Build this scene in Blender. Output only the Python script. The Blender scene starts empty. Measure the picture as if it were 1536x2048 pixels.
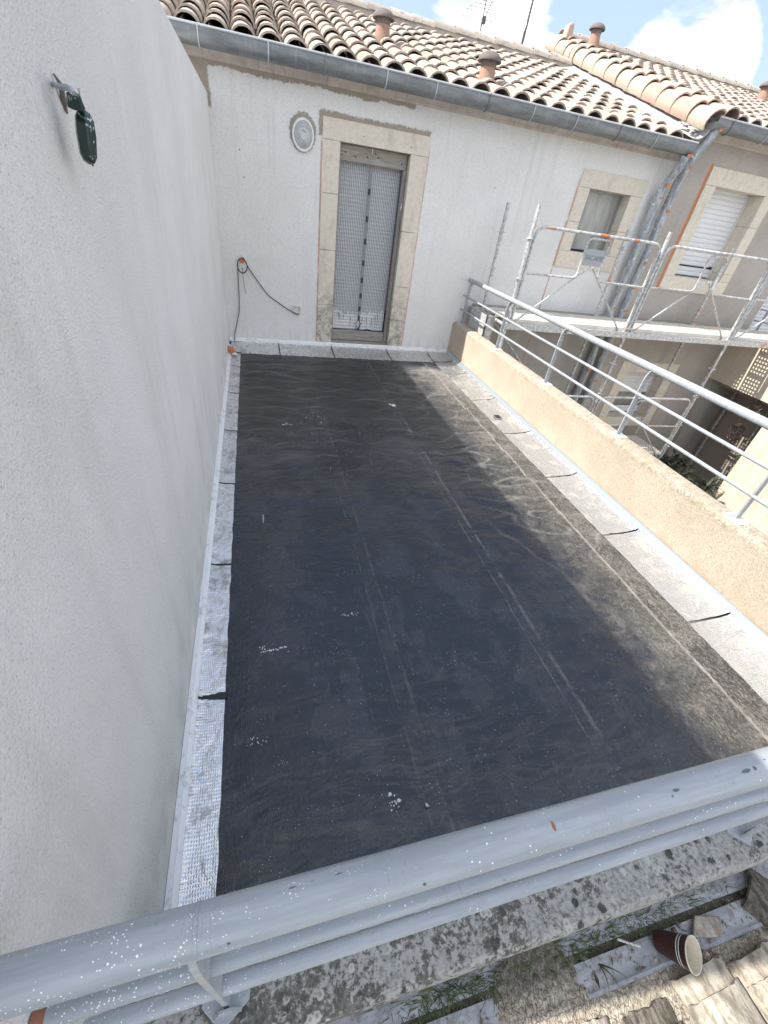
import bpy, math, random
import numpy as np
from mathutils import Vector, Matrix, noise as mnoise

random.seed(7); np.random.seed(7)
SC = bpy.context.scene
COL = SC.collection
rad = math.radians

# ---------------------------------------------------------------- camera
cd = bpy.data.cameras.new('camera')
cam = bpy.data.objects.new('camera', cd); COL.objects.link(cam)
cd.sensor_fit = 'VERTICAL'; cd.sensor_height = 24.0; cd.lens = 24.0*849.75/2048.0
cd.clip_start = 0.05; cd.clip_end = 3000.0
R = [[0.96256231, -0.24117037, 0.12373622],
     [-0.04960692, -0.60551337, -0.79428755],
     [0.26648256, 0.75841309, -0.59480807]]
M = Matrix(((R[0][0], -R[1][0], -R[2][0], 0.39),
            (R[0][1], -R[1][1], -R[2][1], 0.0),
            (R[0][2], -R[1][2], -R[2][2], 2.0), (0, 0, 0, 1)))
cam.matrix_world = M
SC.camera = cam

# ---------------------------------------------------------------- light
SUN_TO = Vector((-0.924, 0.080, 1.0)).normalized()
world = bpy.data.worlds.new('World'); SC.world = world; world.use_nodes = True
SKY_STRENGTH = 0.15
SUN_STRENGTH = 2.05
SC.view_settings.view_transform = 'Standard'
SC.view_settings.look = 'None'
SC.view_settings.gamma = 1.0
SC.view_settings.use_curve_mapping = False
SC.view_settings.exposure = 1.93
sd = bpy.data.lights.new('sun', 'SUN'); sd.energy = SUN_STRENGTH; sd.angle = rad(0.53); sd.color = (1.0, 0.95, 0.87)
so = bpy.data.objects.new('sun', sd); COL.objects.link(so)
so.rotation_euler = SUN_TO.to_track_quat('Z', 'Y').to_euler()
so.location = (-8, 2, 14)


class NB:
    """small helper to write node graphs"""
    def __init__(s, nt): s.nt = nt; s.n = nt.nodes; s.l = nt.links
    def put(s, sock, v):
        if v is None: return
        if isinstance(v, bpy.types.NodeSocket): s.l.new(v, sock)
        elif isinstance(v, (tuple, list)) and len(v) == 3 and sock.type == 'RGBA': sock.default_value = (*v, 1)
        else: sock.default_value = v
    def node(s, t, **k):
        n = s.n.new(t)
        for a, b in k.items(): setattr(n, a, b)
        return n
    def math(s, op, a, b=None, c=None, clamp=False):
        n = s.node('ShaderNodeMath', operation=op, use_clamp=clamp)
        s.put(n.inputs[0], a)
        if b is not None: s.put(n.inputs[1], b)
        if c is not None: s.put(n.inputs[2], c)
        return n.outputs[0]
    def add(s, a, b): return s.math('ADD', a, b)
    def sub(s, a, b): return s.math('SUBTRACT', a, b)
    def mul(s, a, b): return s.math('MULTIPLY', a, b)
    def mx(s, a, b): return s.math('MAXIMUM', a, b)
    def mn(s, a, b): return s.math('MINIMUM', a, b)
    def step(s, x, lo, hi, a=0.0, b=1.0):
        n = s.node('ShaderNodeMapRange', interpolation_type='SMOOTHSTEP')
        s.put(n.inputs[0], x); s.put(n.inputs[1], lo); s.put(n.inputs[2], hi); s.put(n.inputs[3], a); s.put(n.inputs[4], b)
        return n.outputs[0]
    def noise(s, co, scale, detail=3, rough=0.55, dist=0.0):
        n = s.node('ShaderNodeTexNoise'); s.put(n.inputs['Vector'], co); n.inputs['Scale'].default_value = scale
        n.inputs['Detail'].default_value = detail; n.inputs['Roughness'].default_value = rough; n.inputs['Distortion'].default_value = dist
        return n.outputs[0]
    def voro(s, co, scale, feature='F1', rnd=1.0, out=0):
        n = s.node('ShaderNodeTexVoronoi', feature=feature); s.put(n.inputs['Vector'], co); n.inputs['Scale'].default_value = scale
        n.inputs['Randomness'].default_value = rnd
        return n.outputs[out]
    def wave(s, co, scale, dist=0.0, dirn='X', prof='SIN'):
        n = s.node('ShaderNodeTexWave', bands_direction=dirn, wave_profile=prof); s.put(n.inputs['Vector'], co)
        n.inputs['Scale'].default_value = scale; n.inputs['Distortion'].default_value = dist
        return n.outputs['Fac']
    def mix(s, f, a, b, blend='MIX'):
        n = s.node('ShaderNodeMix', data_type='RGBA', blend_type=blend); s.put(n.inputs[0], f)
        s.put(n.inputs[6], a); s.put(n.inputs[7], b)
        return n.outputs[2]
    def stretch(s, co, sc):
        n = s.node('ShaderNodeVectorMath', operation='MULTIPLY'); s.put(n.inputs[0], co); n.inputs[1].default_value = sc
        return n.outputs[0]
    def vadd(s, co, v):
        n = s.node('ShaderNodeVectorMath', operation='ADD'); s.put(n.inputs[0], co); s.put(n.inputs[1], v)
        return n.outputs[0]
    def bump(s, h, strength=0.5, dist=0.01, nrm=None):
        n = s.node('ShaderNodeBump'); n.inputs['Strength'].default_value = strength; n.inputs['Distance'].default_value = dist
        s.put(n.inputs['Height'], h)
        if nrm is not None: s.put(n.inputs['Normal'], nrm)
        return n.outputs[0]
    def xyz(s, co):
        n = s.node('ShaderNodeSeparateXYZ'); s.put(n.inputs[0], co); return n.outputs
    def pos(s):
        return s.node('ShaderNodeNewGeometry').outputs['Position']
    def normal(s):
        return s.node('ShaderNodeNewGeometry').outputs['Normal']
    def obj(s):
        return s.node('ShaderNodeTexCoord').outputs['Object']
    def rnd(s):
        return s.node('ShaderNodeObjectInfo').outputs['Random']


def material(name, fn=None, color=(.5, .5, .5), rough=.7, metal=0.0, spec=.5):
    m = bpy.data.materials.new(name); m.use_nodes = True
    nt = m.node_tree; b = NB(nt); p = nt.nodes['Principled BSDF']
    p.inputs['Base Color'].default_value = (*color, 1); p.inputs['Roughness'].default_value = rough
    p.inputs['Metallic'].default_value = metal; p.inputs['Specular IOR Level'].default_value = spec
    if fn:
        r = fn(b) or {}
        for k, v in r.items(): b.put(p.inputs[k], v)
    return m


# world: physical sky with broken white cloud
def build_world():
    b = NB(world.node_tree); b.n.clear()
    sky = b.node('ShaderNodeTexSky', sky_type='NISHITA', sun_disc=False)
    sky.sun_elevation = math.asin(SUN_TO.z); sky.sun_rotation = math.atan2(SUN_TO.x, SUN_TO.y)
    sky.air_density = 1.0; sky.dust_density = 1.2; sky.ozone_density = 1.0; sky.altitude = 100
    co = b.node('ShaderNodeTexCoord').outputs['Generated']
    x, y, z = b.xyz(co)
    zz = b.add(b.mx(z, 0.0), 0.22)
    cmb = b.node('ShaderNodeCombineXYZ')
    b.put(cmb.inputs[0], b.math('DIVIDE', x, zz)); b.put(cmb.inputs[1], b.math('DIVIDE', y, zz)); b.put(cmb.inputs[2], b.mul(z, 3.0))
    n1 = b.noise(cmb.outputs[0], 1.15, 6, .55, .2)
    n2 = b.noise(cmb.outputs[0], 4.0, 6, .6, .3)
    field = b.add(b.mul(n1, .72), b.mul(n2, .28))
    # two heaped clouds over the roofs and a loose bank to their left
    for (d, w, r0, r1) in (((.612, .765, .20), .26, .9925, .9982), ((.640, .765, .15), .18, .990, .998), ((.400, .890, .225), .16, .986, .998),
                           ((.300, .935, .185), .12, .992, .999), ((.66, .69, .36), .06, .985, .998),
                           ((.27, .93, .26), -.20, .990, .9990), ((.535, .81, .25), -.20, .990, .998), ((.70, .70, .22), -.20, .988, .998)):
        dp = b.node('ShaderNodeVectorMath', operation='DOT_PRODUCT')
        nv = Vector(d).normalized(); b.put(dp.inputs[0], co); dp.inputs[1].default_value = nv
        field = b.add(field, b.mul(b.step(dp.outputs['Value'], r0, r1), w))
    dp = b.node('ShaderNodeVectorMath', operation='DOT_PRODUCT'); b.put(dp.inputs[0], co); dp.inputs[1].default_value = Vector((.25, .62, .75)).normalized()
    field = b.sub(field, b.mul(b.step(dp.outputs['Value'], .60, .97), .07))  # cloud thinned ahead and overhead, out of view, so the membrane reflects blue
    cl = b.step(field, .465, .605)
    shade = b.step(b.noise(cmb.outputs[0], 3.6, 6, .6, .5), .33, .60)
    ccol = b.mix(shade, (1.6, 1.65, 1.72), (5.9, 5.72, 5.5))
    haze = b.mix(.72, b.mix(1.0, sky.outputs[0], (.72, .66, .66), 'MULTIPLY'), (.98, 1.22, 1.60))
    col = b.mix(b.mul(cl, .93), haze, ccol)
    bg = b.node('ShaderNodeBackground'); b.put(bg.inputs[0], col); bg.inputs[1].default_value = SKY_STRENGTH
    out = b.node('ShaderNodeOutputWorld'); b.l.new(bg.outputs[0], out.inputs[0])
build_world()


# ---------------------------------------------------------------- mesh helpers
class MB:
    def __init__(s): s.v = []; s.f = []; s.sm = []
    def face(s, idx, smooth=False): s.f.append(tuple(idx)); s.sm.append(smooth)
    def quad(s, a, b, c, d):
        i = len(s.v); s.v += [tuple(a), tuple(b), tuple(c), tuple(d)]; s.face((i, i+1, i+2, i+3)); return s
    def poly(s, pts):
        i = len(s.v); s.v += [tuple(p) for p in pts]; s.face(range(i, i+len(pts))); return s
    def box(s, x0, x1, y0, y1, z0, z1):
        i = len(s.v)
        s.v += [(x0, y0, z0), (x1, y0, z0), (x1, y1, z0), (x0, y1, z0), (x0, y0, z1), (x1, y0, z1), (x1, y1, z1), (x0, y1, z1)]
        for q in ((0, 3, 2, 1), (4, 5, 6, 7), (0, 1, 5, 4), (1, 2, 6, 5), (2, 3, 7, 6), (3, 0, 4, 7)): s.face([i+k for k in q])
        return s
    def obox(s, c, ax, ay, az, hx, hy, hz):
        c = Vector(c); ax, ay, az = Vector(ax).normalized()*hx, Vector(ay).normalized()*hy, Vector(az).normalized()*hz
        i = len(s.v)
        for (a, b, d) in ((-1, -1, -1), (1, -1, -1), (1, 1, -1), (-1, 1, -1), (-1, -1, 1), (1, -1, 1), (1, 1, 1), (-1, 1, 1)):
            s.v.append(tuple(c + ax*a + ay*b + az*d))
        for q in ((0, 3, 2, 1), (4, 5, 6, 7), (0, 1, 5, 4), (1, 2, 6, 5), (2, 3, 7, 6), (3, 0, 4, 7)): s.face([i+k for k in q])
        return s
    def prism(s, prof, axis, a, b, caps=True, smooth=False, seg=1, wob=None):
        """closed 2-D profile swept along an axis; prof is (u, v) with (y, z) for X, (x, z) for Y, (x, y) for Z"""
        n = len(prof); i = len(s.v)
        for k in range(seg+1):
            t = a+(b-a)*k/seg
            for (u, v) in prof:
                if wob: du, dv = wob(t, u, v)
                else: du = dv = 0
                p = {'X': (t, u+du, v+dv), 'Y': (u+du, t, v+dv), 'Z': (u+du, v+dv, t)}[axis]
                s.v.append(p)
        for k in range(seg):
            for j in range(n):
                j2 = (j+1) % n
                s.face((i+k*n+j, i+k*n+j2, i+(k+1)*n+j2, i+(k+1)*n+j), smooth)
        if caps:
            s.face([i+j for j in range(n)][::-1]); s.face([i+seg*n+j for j in range(n)])
        return s
    def tube(s, pts, r, seg=10, caps=True, flat=None):
        pts = [Vector(p) for p in pts]; n = len(pts); i = len(s.v)
        rs = r if isinstance(r, (list, tuple)) else [r]*n
        t0 = (pts[1]-pts[0]).normalized()
        up = Vector((0, 0, 1)) if abs(t0.z) < .9 else Vector((1, 0, 0))
        u = t0.cross(up).normalized(); w = u.cross(t0).normalized(); tp = t0
        for k in range(n):
            t = ((pts[min(k+1, n-1)]-pts[max(k-1, 0)])).normalized()
            q = tp.rotation_difference(t); u = q @ u; w = q @ w; tp = t
            for j in range(seg):
                a = 2*math.pi*j/seg
                s.v.append(tuple(pts[k] + u*math.cos(a)*rs[k] + w*math.sin(a)*rs[k]*(flat or 1)))
        for k in range(n-1):
            for j in range(seg):
                j2 = (j+1) % seg
                s.face((i+k*seg+j, i+k*seg+j2, i+(k+1)*seg+j2, i+(k+1)*seg+j), True)
        if caps:
            s.face([i+j for j in range(seg)][::-1]); s.face([i+(n-1)*seg+j for j in range(seg)])
        return s
    def lathe(s, prof, seg=20, c=(0, 0, 0), M=None, cap=False):
        i = len(s.v); n = len(prof); c = Vector(c)
        for (r, z) in prof:
            for j in range(seg):
                a = 2*math.pi*j/seg; p = Vector((r*math.cos(a), r*math.sin(a), z))
                if M: p = M @ p
                s.v.append(tuple(p+c))
        for k in range(n-1):
            for j in range(seg):
                j2 = (j+1) % seg; s.face((i+k*seg+j, i+k*seg+j2, i+(k+1)*seg+j2, i+(k+1)*seg+j), True)
        if cap: s.face([i+j for j in range(seg)][::-1]); s.face([i+(n-1)*seg+j for j in range(seg)])
        return s
    def grid(s, nx, ny, fn, smooth=True):
        i = len(s.v)
        for a in range(nx+1):
            for b in range(ny+1): s.v.append(tuple(fn(a/nx, b/ny)))
        for a in range(nx):
            for b in range(ny):
                s.face((i+a*(ny+1)+b, i+(a+1)*(ny+1)+b, i+(a+1)*(ny+1)+b+1, i+a*(ny+1)+b+1), smooth)
        return s
    def slab(s, nx, ny, fn, th):
        """sheet with thickness th along its last returned value (normal offset)"""
        i = len(s.v); N = (nx+1)*(ny+1)
        for side in (0, 1):
            for a in range(nx+1):
                for b in range(ny+1): s.v.append(tuple(fn(a/nx, b/ny, -th*side)))
        g = lambda a, b, k: i+k*N+a*(ny+1)+b
        for a in range(nx):
            for b in range(ny):
                s.face((g(a, b, 0), g(a+1, b, 0), g(a+1, b+1, 0), g(a, b+1, 0)), True)
                s.face((g(a, b, 1), g(a, b+1, 1), g(a+1, b+1, 1), g(a+1, b, 1)), True)
        for a in range(nx):
            s.face((g(a, 0, 0), g(a, 0, 1), g(a+1, 0, 1), g(a+1, 0, 0))); s.face((g(a, ny, 0), g(a+1, ny, 0), g(a+1, ny, 1), g(a, ny, 1)))
        for b in range(ny):
            s.face((g(0, b, 0), g(0, b+1, 0), g(0, b+1, 1), g(0, b, 1))); s.face((g(nx, b, 0), g(nx, b, 1), g(nx, b+1, 1), g(nx, b+1, 0)))
        return s
    def mesh(s, name, mats, off=(0, 0, 0), sharp=38, midx=None):
        me = bpy.data.meshes.new(name)
        v = np.array(s.v, dtype=float)-np.array(off)
        me.from_pydata(v.tolist(), [], s.f)
        for m in (mats if isinstance(mats, (list, tuple)) else [mats]): me.materials.append(m)
        me.polygons.foreach_set('use_smooth', s.sm)
        if midx: me.polygons.foreach_set('material_index', midx)
        if any(s.sm): me.set_sharp_from_angle(angle=rad(sharp))
        me.update(); return me


def prop(o, label=None, cat=None, group=None, kind=None):
    for k, v in (('label', label), ('category', cat), ('group', group), ('kind', kind)):
        if v: o[k] = v
    return o

def wloc(o):
    p = Vector(o.location)
    while o.parent: o = o.parent; p = p+Vector(o.location)
    return p

def obj(name, mb, mat, parent=None, bevel=0, sharp=38, origin=None, label=None, cat=None, group=None, kind=None):
    v = np.array(mb.v, dtype=float)
    if origin is None:
        lo, hi = v.min(0), v.max(0); origin = ((lo[0]+hi[0])/2, (lo[1]+hi[1])/2, lo[2])
    me = mb.mesh(name, mat, origin, sharp)
    o = bpy.data.objects.new(name, me); COL.objects.link(o)
    o.location = Vector(origin) - (wloc(parent) if parent else Vector((0, 0, 0)))
    if parent: o.parent = parent
    if bevel:
        md = o.modifiers.new('bevel', 'BEVEL'); md.width = bevel; md.segments = 2; md.limit_method = 'ANGLE'; md.angle_limit = rad(40)
    return prop(o, label, cat, group, kind)

def thing(name, label, cat, loc=(0, 0, 0), group=None):
    o = bpy.data.objects.new(name, None); COL.objects.link(o); o.location = loc; o.empty_display_size = .1
    return prop(o, label, cat, group)

def inst(name, me, loc, rot=(0, 0, 0), scale=None, parent=None):
    o = bpy.data.objects.new(name, me); COL.objects.link(o)
    o.location = Vector(loc)-(wloc(parent) if parent else Vector((0, 0, 0))); o.rotation_euler = rot
    if scale: o.scale = scale
    if parent: o.parent = parent
    return o

def arc(c, u, v, r, a0, a1, n=6):
    c, u, v = Vector(c), Vector(u), Vector(v)
    return [c+u*math.cos(a0+(a1-a0)*k/n)*r+v*math.sin(a0+(a1-a0)*k/n)*r for k in range(n+1)]

def round_path(pts, r, n=5):
    pts = [Vector(p) for p in pts]; out = [pts[0]]
    for k in range(1, len(pts)-1):
        a = (pts[k-1]-pts[k]); c = (pts[k+1]-pts[k]); rr = min(r, a.length*.45, c.length*.45)
        p0 = pts[k]+a.normalized()*rr; p1 = pts[k]+c.normalized()*rr
        for j in range(n+1):
            t = j/n; out.append(p0*(1-t)**2+pts[k]*2*t*(1-t)+p1*t*t)
    out.append(pts[-1]); return out


# ---------------------------------------------------------------- materials
def box_mask(b, x, z, x0, x1, z0, z1, e=.01):
    m = b.mul(b.step(x, x0-e, x0+e), b.step(x, x1+e, x1-e))
    return b.mul(m, b.mul(b.step(z, z0-e, z0+e), b.step(z, z1+e, z1-e)))

def f_leftwall(b):
    co = b.pos(); x, y, z = b.xyz(co)
    big = b.noise(co, 1.6, 4, .6); st = b.noise(b.stretch(co, (9, 9, .5)), 1.0, 4, .6)
    grain = b.noise(co, 165, 4, .75); g2 = b.noise(co, 70, 3, .6); pits = b.step(b.voro(co, 120), .34, .10)
    c = b.mix(b.step(big, .3, .7), (.79, .775, .755), (.86, .85, .83))
    c = b.mix(b.mul(b.step(st, .48, .75), .35), c, (.80, .80, .80))
    c = b.mix(b.mul(b.step(b.noise(b.stretch(co, (5, 5, .35)), 1.2, 4), .55, .8), .16), c, (.47, .46, .44))
    c = b.mix(b.mul(b.step(grain, .47, .37), .38), c, (.45, .44, .42))
    c = b.mix(b.mul(b.step(grain, .54, .66), .5), c, (.88, .875, .87))
    c = b.mix(b.mul(b.step(b.noise(b.stretch(co, (1, 2.2, .5)), 1.7, 5, .7), .52, .70), .22), c, (.55, .53, .50))
    c = b.mix(b.mul(b.step(z, .5, .02), b.mul(b.step(b.noise(co, 6, 5, .7), .42, .6), .35)), c, (.42, .40, .37))
    h = b.add(b.mul(grain, .8), b.add(b.mul(g2, .8), b.mul(pits, -.25)))
    h = b.add(h, b.mul(b.noise(b.stretch(co, (1, 1.8, .6)), 5, 3), 1.6))
    return {'Base Color': c, 'Normal': b.bump(h, .8, .010), 'Roughness': .88}
M_LEFT = material('coarse_white_render', f_leftwall)

def f_facade(b):
    co = b.pos(); x, y, z = b.xyz(co)
    wob = b.mul(b.sub(b.noise(co, 5, 5, .65), .5), .10); wob2 = b.mul(b.sub(b.noise(co, 40, 4, .7), .5), .05)
    wz = b.add(b.add(z, wob), wob2); wx = b.add(b.add(x, wob2), b.mul(wob, .3))
    grain = b.noise(co, 75, 4, .75); big = b.noise(co, 1.1, 4, .6)
    st = b.noise(b.stretch(co, (7, 7, .3)), 1.5, 5, .65)
    c = b.mix(b.step(big, .3, .7), (.73, .72, .70), (.80, .79, .77))
    c = b.mix(b.mul(b.step(st, .5, .72), b.step(z, .2, 2.9, .12, .38)), c, (.56, .55, .525))
    c = b.mix(b.mul(b.step(grain, .48, .38), .5), c, (.50, .50, .49))
    # brown unpainted render showing under the cornice, over the door and round the lamp
    br = b.mul(b.step(wz, 2.845, 2.855), b.step(x, 2.36, 2.34))
    br = b.mx(br, b.mul(b.step(wx, .035, .015), b.step(z, 2.5, 2.55)))
    br = b.mx(br, b.mul(box_mask(b, wx, wz, 1.205, 2.585, 2.46, 2.680), b.mx(b.step(z, 2.615, 2.625), b.step(x, 1.262, 1.255))))
    dx = b.mul(b.sub(x, 1.02), 1.15); dz = b.sub(z, 2.44)
    rr = b.math('SQRT', b.add(b.mul(dx, dx), b.mul(dz, dz)))
    br = b.mx(br, b.step(b.add(rr, b.add(b.mul(wob2, 1.6), b.mul(b.step(z, 2.40, 2.56), -.022))), .172, .164))
    brown = b.mix(b.noise(co, 25, 4), (.30, .26, .21), (.42, .37, .31))
    # older grey-beige render below the level of the scaffold boards
    lo = b.mul(b.step(b.add(z, b.mul(wob, .4)), .80, .74), b.step(x, 3.56, 3.6))
    low = b.mix(b.step(b.noise(co, 3, 4), .3, .7), (.36, .34, .31), (.45, .42, .385))
    # orange bleed beside the stone frames
    orr = b.mul(b.mx(b.step(b.math('ABSOLUTE', b.sub(b.add(x, b.mul(wob2, .4)), 1.243)), .014, .006),
                     b.mx(b.step(b.math('ABSOLUTE', b.sub(b.add(x, b.mul(wob2, .4)), 2.598)), .012, .004), b.step(b.math('ABSOLUTE', b.sub(b.add(x, b.mul(wob2, .3)), 4.862)), .016, .008))),
                b.mul(b.step(z, 2.6, 2.4), b.step(b.noise(co, 6, 3), .25, .5)))
    c = b.mix(br, c, brown); c = b.mix(lo, c, low); c = b.mix(b.mul(orr, .75), c, (.50, .20, .11))
    # grime near the membrane and in the corner
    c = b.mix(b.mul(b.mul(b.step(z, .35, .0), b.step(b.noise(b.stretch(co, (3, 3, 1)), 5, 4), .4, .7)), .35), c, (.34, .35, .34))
    h = b.add(b.mul(grain, .7), b.mul(b.noise(co, 70, 3), .8))
    h = b.sub(h, b.mul(br, .6))
    return {'Base Color': c, 'Normal': b.bump(h, .8, .010), 'Roughness': .9}
M_FACADE = material('off_white_render', f_facade)

def f_beige(b):
    co = b.pos(); x, y, z = b.xyz(co)
    grain = b.noise(co, 60, 4, .75); big = b.noise(co, .9, 5, .6)
    c = b.mix(b.step(big, .3, .7), (.37, .335, .295), (.47, .43, .39))
    c = b.mix(b.mul(b.step(b.noise(b.stretch(co, (3, 3, .3)), 1.6, 4), .5, .8), .4), c, (.30, .275, .24))
    c = b.mix(b.mul(b.step(grain, .48, .36), .5), c, (.26, .24, .21))
    wob2 = b.mul(b.sub(b.noise(co, 40, 4, .7), .5), .02)
    o = b.mul(b.step(b.math('ABSOLUTE', b.sub(b.add(x, wob2), 6.985)), .030, .016), b.mul(b.step(z, 1.28, 1.31), b.step(z, 2.97, 2.94)))
    c = b.mix(o, c, (.52, .20, .08))
    return {'Base Color': c, 'Normal': b.bump(b.add(grain, b.noise(co, 60, 3)), .5, .006), 'Roughness': .92}
M_BEIGE = material('beige_render', f_beige)

def f_parapet(b):
    co = b.pos(); x, y, z = b.xyz(co); n = b.xyz(b.normal())[2]
    g = b.noise(co, 75, 4, .65, .4); g2 = b.voro(b.vadd(co, b.noise(co, 20, 2)), 60); big = b.noise(co, 2.2, 5, .6)
    c = b.mix(b.step(big, .3, .72), (.60, .505, .39), (.68, .60, .485))
    c = b.mix(b.mul(b.step(g, .49, .40), .38), c, (.44, .35, .25))
    c = b.mix(b.mul(b.step(z, .22, .02), b.mul(b.step(b.noise(co, 4, 4), .4, .62), .5)), c, (.56, .36, .20))
    pale = b.step(b.noise(co, 5, 5, .7), .60, .72)
    c = b.mix(b.mul(pale, .5), c, (.74, .68, .55))
    # lichen and weathering on the coping edge
    w = b.add(z, b.mul(b.sub(b.noise(co, 14, 5, .7), .5), .13))
    top = b.mx(b.step(w, .455, .50), b.step(n, .5, .8))
    li = b.mix(b.step(b.noise(co, 48, 4, .7), .42, .58), (.27, .25, .21), (.58, .53, .44))
    li = b.mix(b.step(b.noise(co, 11, 4, .7), .55, .62), li, (.34, .31, .15))
    c = b.mix(b.mul(top, b.mul(b.step(b.noise(co, 20, 5, .7), .40, .60), .65)), c, li)
    h = b.add(b.mul(g, 1.2), b.mul(g2, .6))
    h = b.add(h, b.mul(b.mul(pale, b.noise(co, 45, 3)), 1.5))
    return {'Base Color': c, 'Normal': b.bump(h, .8, .016), 'Roughness': .95}
M_PARAPET = material('tan_roughcast', f_parapet)

def f_kerb(b):
    co = b.pos(); x, y, z = b.xyz(co)
    n1 = b.noise(co, 80, 6, .75); n2 = b.noise(co, 22, 6, .75, .3); n3 = b.noise(co, 6, 4, .6)
    c = b.mix(b.step(n1, .36, .66), (.095, .09, .078), (.235, .225, .195))
    crust = b.step(b.add(b.mul(n1, .35), b.add(b.mul(n2, .35), b.add(b.mul(n3, .3), b.mul(b.step(x, .3, 1.7), .075)))), .505, .55)
    c = b.mix(b.mul(crust, .75), c, b.mix(b.step(n1, .35, .6), (.27, .265, .24), (.52, .51, .48)))
    wob = b.mul(b.sub(n2, .5), .8)
    ros = b.voro(co, 30); c = b.mix(b.mul(b.step(b.add(ros, wob), .30, .22), b.step(b.noise(co, 9, 1), .50, .54)), c, b.mix(b.step(ros, .06, .2), (.30, .30, .27), (.52, .51, .47)))
    dk = b.voro(b.vadd(co, (.37, .11, 0)), 22); c = b.mix(b.mul(b.step(b.add(dk, wob), .32, .25), b.step(b.noise(b.vadd(co, (3, 1, 0)), 8, 1), .52, .56)), c, b.mix(b.step(n1, .4, .6), (.05, .052, .046), (.10, .10, .088)))
    sp = b.step(b.voro(co, 120), .13, .08); c = b.mix(b.mul(sp, b.step(b.noise(co, 20, 2), .5, .6)), c, (.66, .66, .63))
    return {'Base Color': c, 'Normal': b.bump(b.add(n1, b.mul(n2, .8)), .9, .009), 'Roughness': .95}
M_KERB = material('lichened_concrete', f_kerb)

def f_rail(b):
    co = b.pos(); x, y, z = b.xyz(co)
    st = b.noise(b.stretch(co, (3, 40, 40)), 1.4, 4, .6); big = b.noise(co, 7, 3)
    c = b.mix(b.step(st, .35, .7), (.305, .330, .355), (.385, .408, .43))
    c = b.mix(b.mul(b.step(b.noise(b.stretch(co, (6, 30, 30)), 2.5, 5, .7), .58, .72), .35), c, (.28, .31, .34))
    # white paint spatter, thickest near the left end
    dens = b.step(x, .75, .0)
    th = b.add(.12, b.mul(dens, .10))
    v = b.voro(co, 190); pick = b.noise(co, 35, 2)
    sp = b.mul(b.math('LESS_THAN', v, th), b.step(b.add(pick, b.mul(dens, .08)), .58, .62))
    v2 = b.math('LESS_THAN', b.voro(b.vadd(co, (.3, .7, .2)), 80), .13)
    sp = b.mx(sp, b.mul(v2, b.step(b.noise(co, 11, 1), .56, .6)))
    c = b.mix(sp, c, (.88, .88, .88))
    gri = b.mul(b.step(b.noise(b.stretch(co, (1.5, 8, 8)), 6, 6, .8), .50, .66), .35)
    c = b.mix(gri, c, (.30, .30, .29))
    scr = b.step(b.math('ABSOLUTE', b.sub(b.noise(b.stretch(co, (14, 3, 3)), 6, 3, .6), .5)), .006, .001)
    c = b.mix(b.mul(scr, b.step(b.noise(co, 6, 2), .5, .6)), c, (.22, .23, .24))
    # chips down to the old dark green paint
    ch = b.mul(b.step(b.noise(co, 33, 5, .7), .705, .72), b.step(b.noise(co, 5, 2), .5, .56))
    c = b.mix(ch, c, (.12, .15, .145))
    return {'Base Color': c, 'Roughness': b.mix(st, (.34,)*3, (.5,)*3), 'Normal': b.bump(b.add(b.mul(st, .3), b.add(b.mul(sp, .6), b.mul(ch, -.7))), .35, .001)}
M_RAIL = material('pale_grey_railing_paint', f_rail)
M_CHIP = material('bare_green_undercoat', None, (.09, .12, .115), .6)
M_RUST = material('rust_brown_mark', None, (.30, .13, .07), .8)

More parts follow.
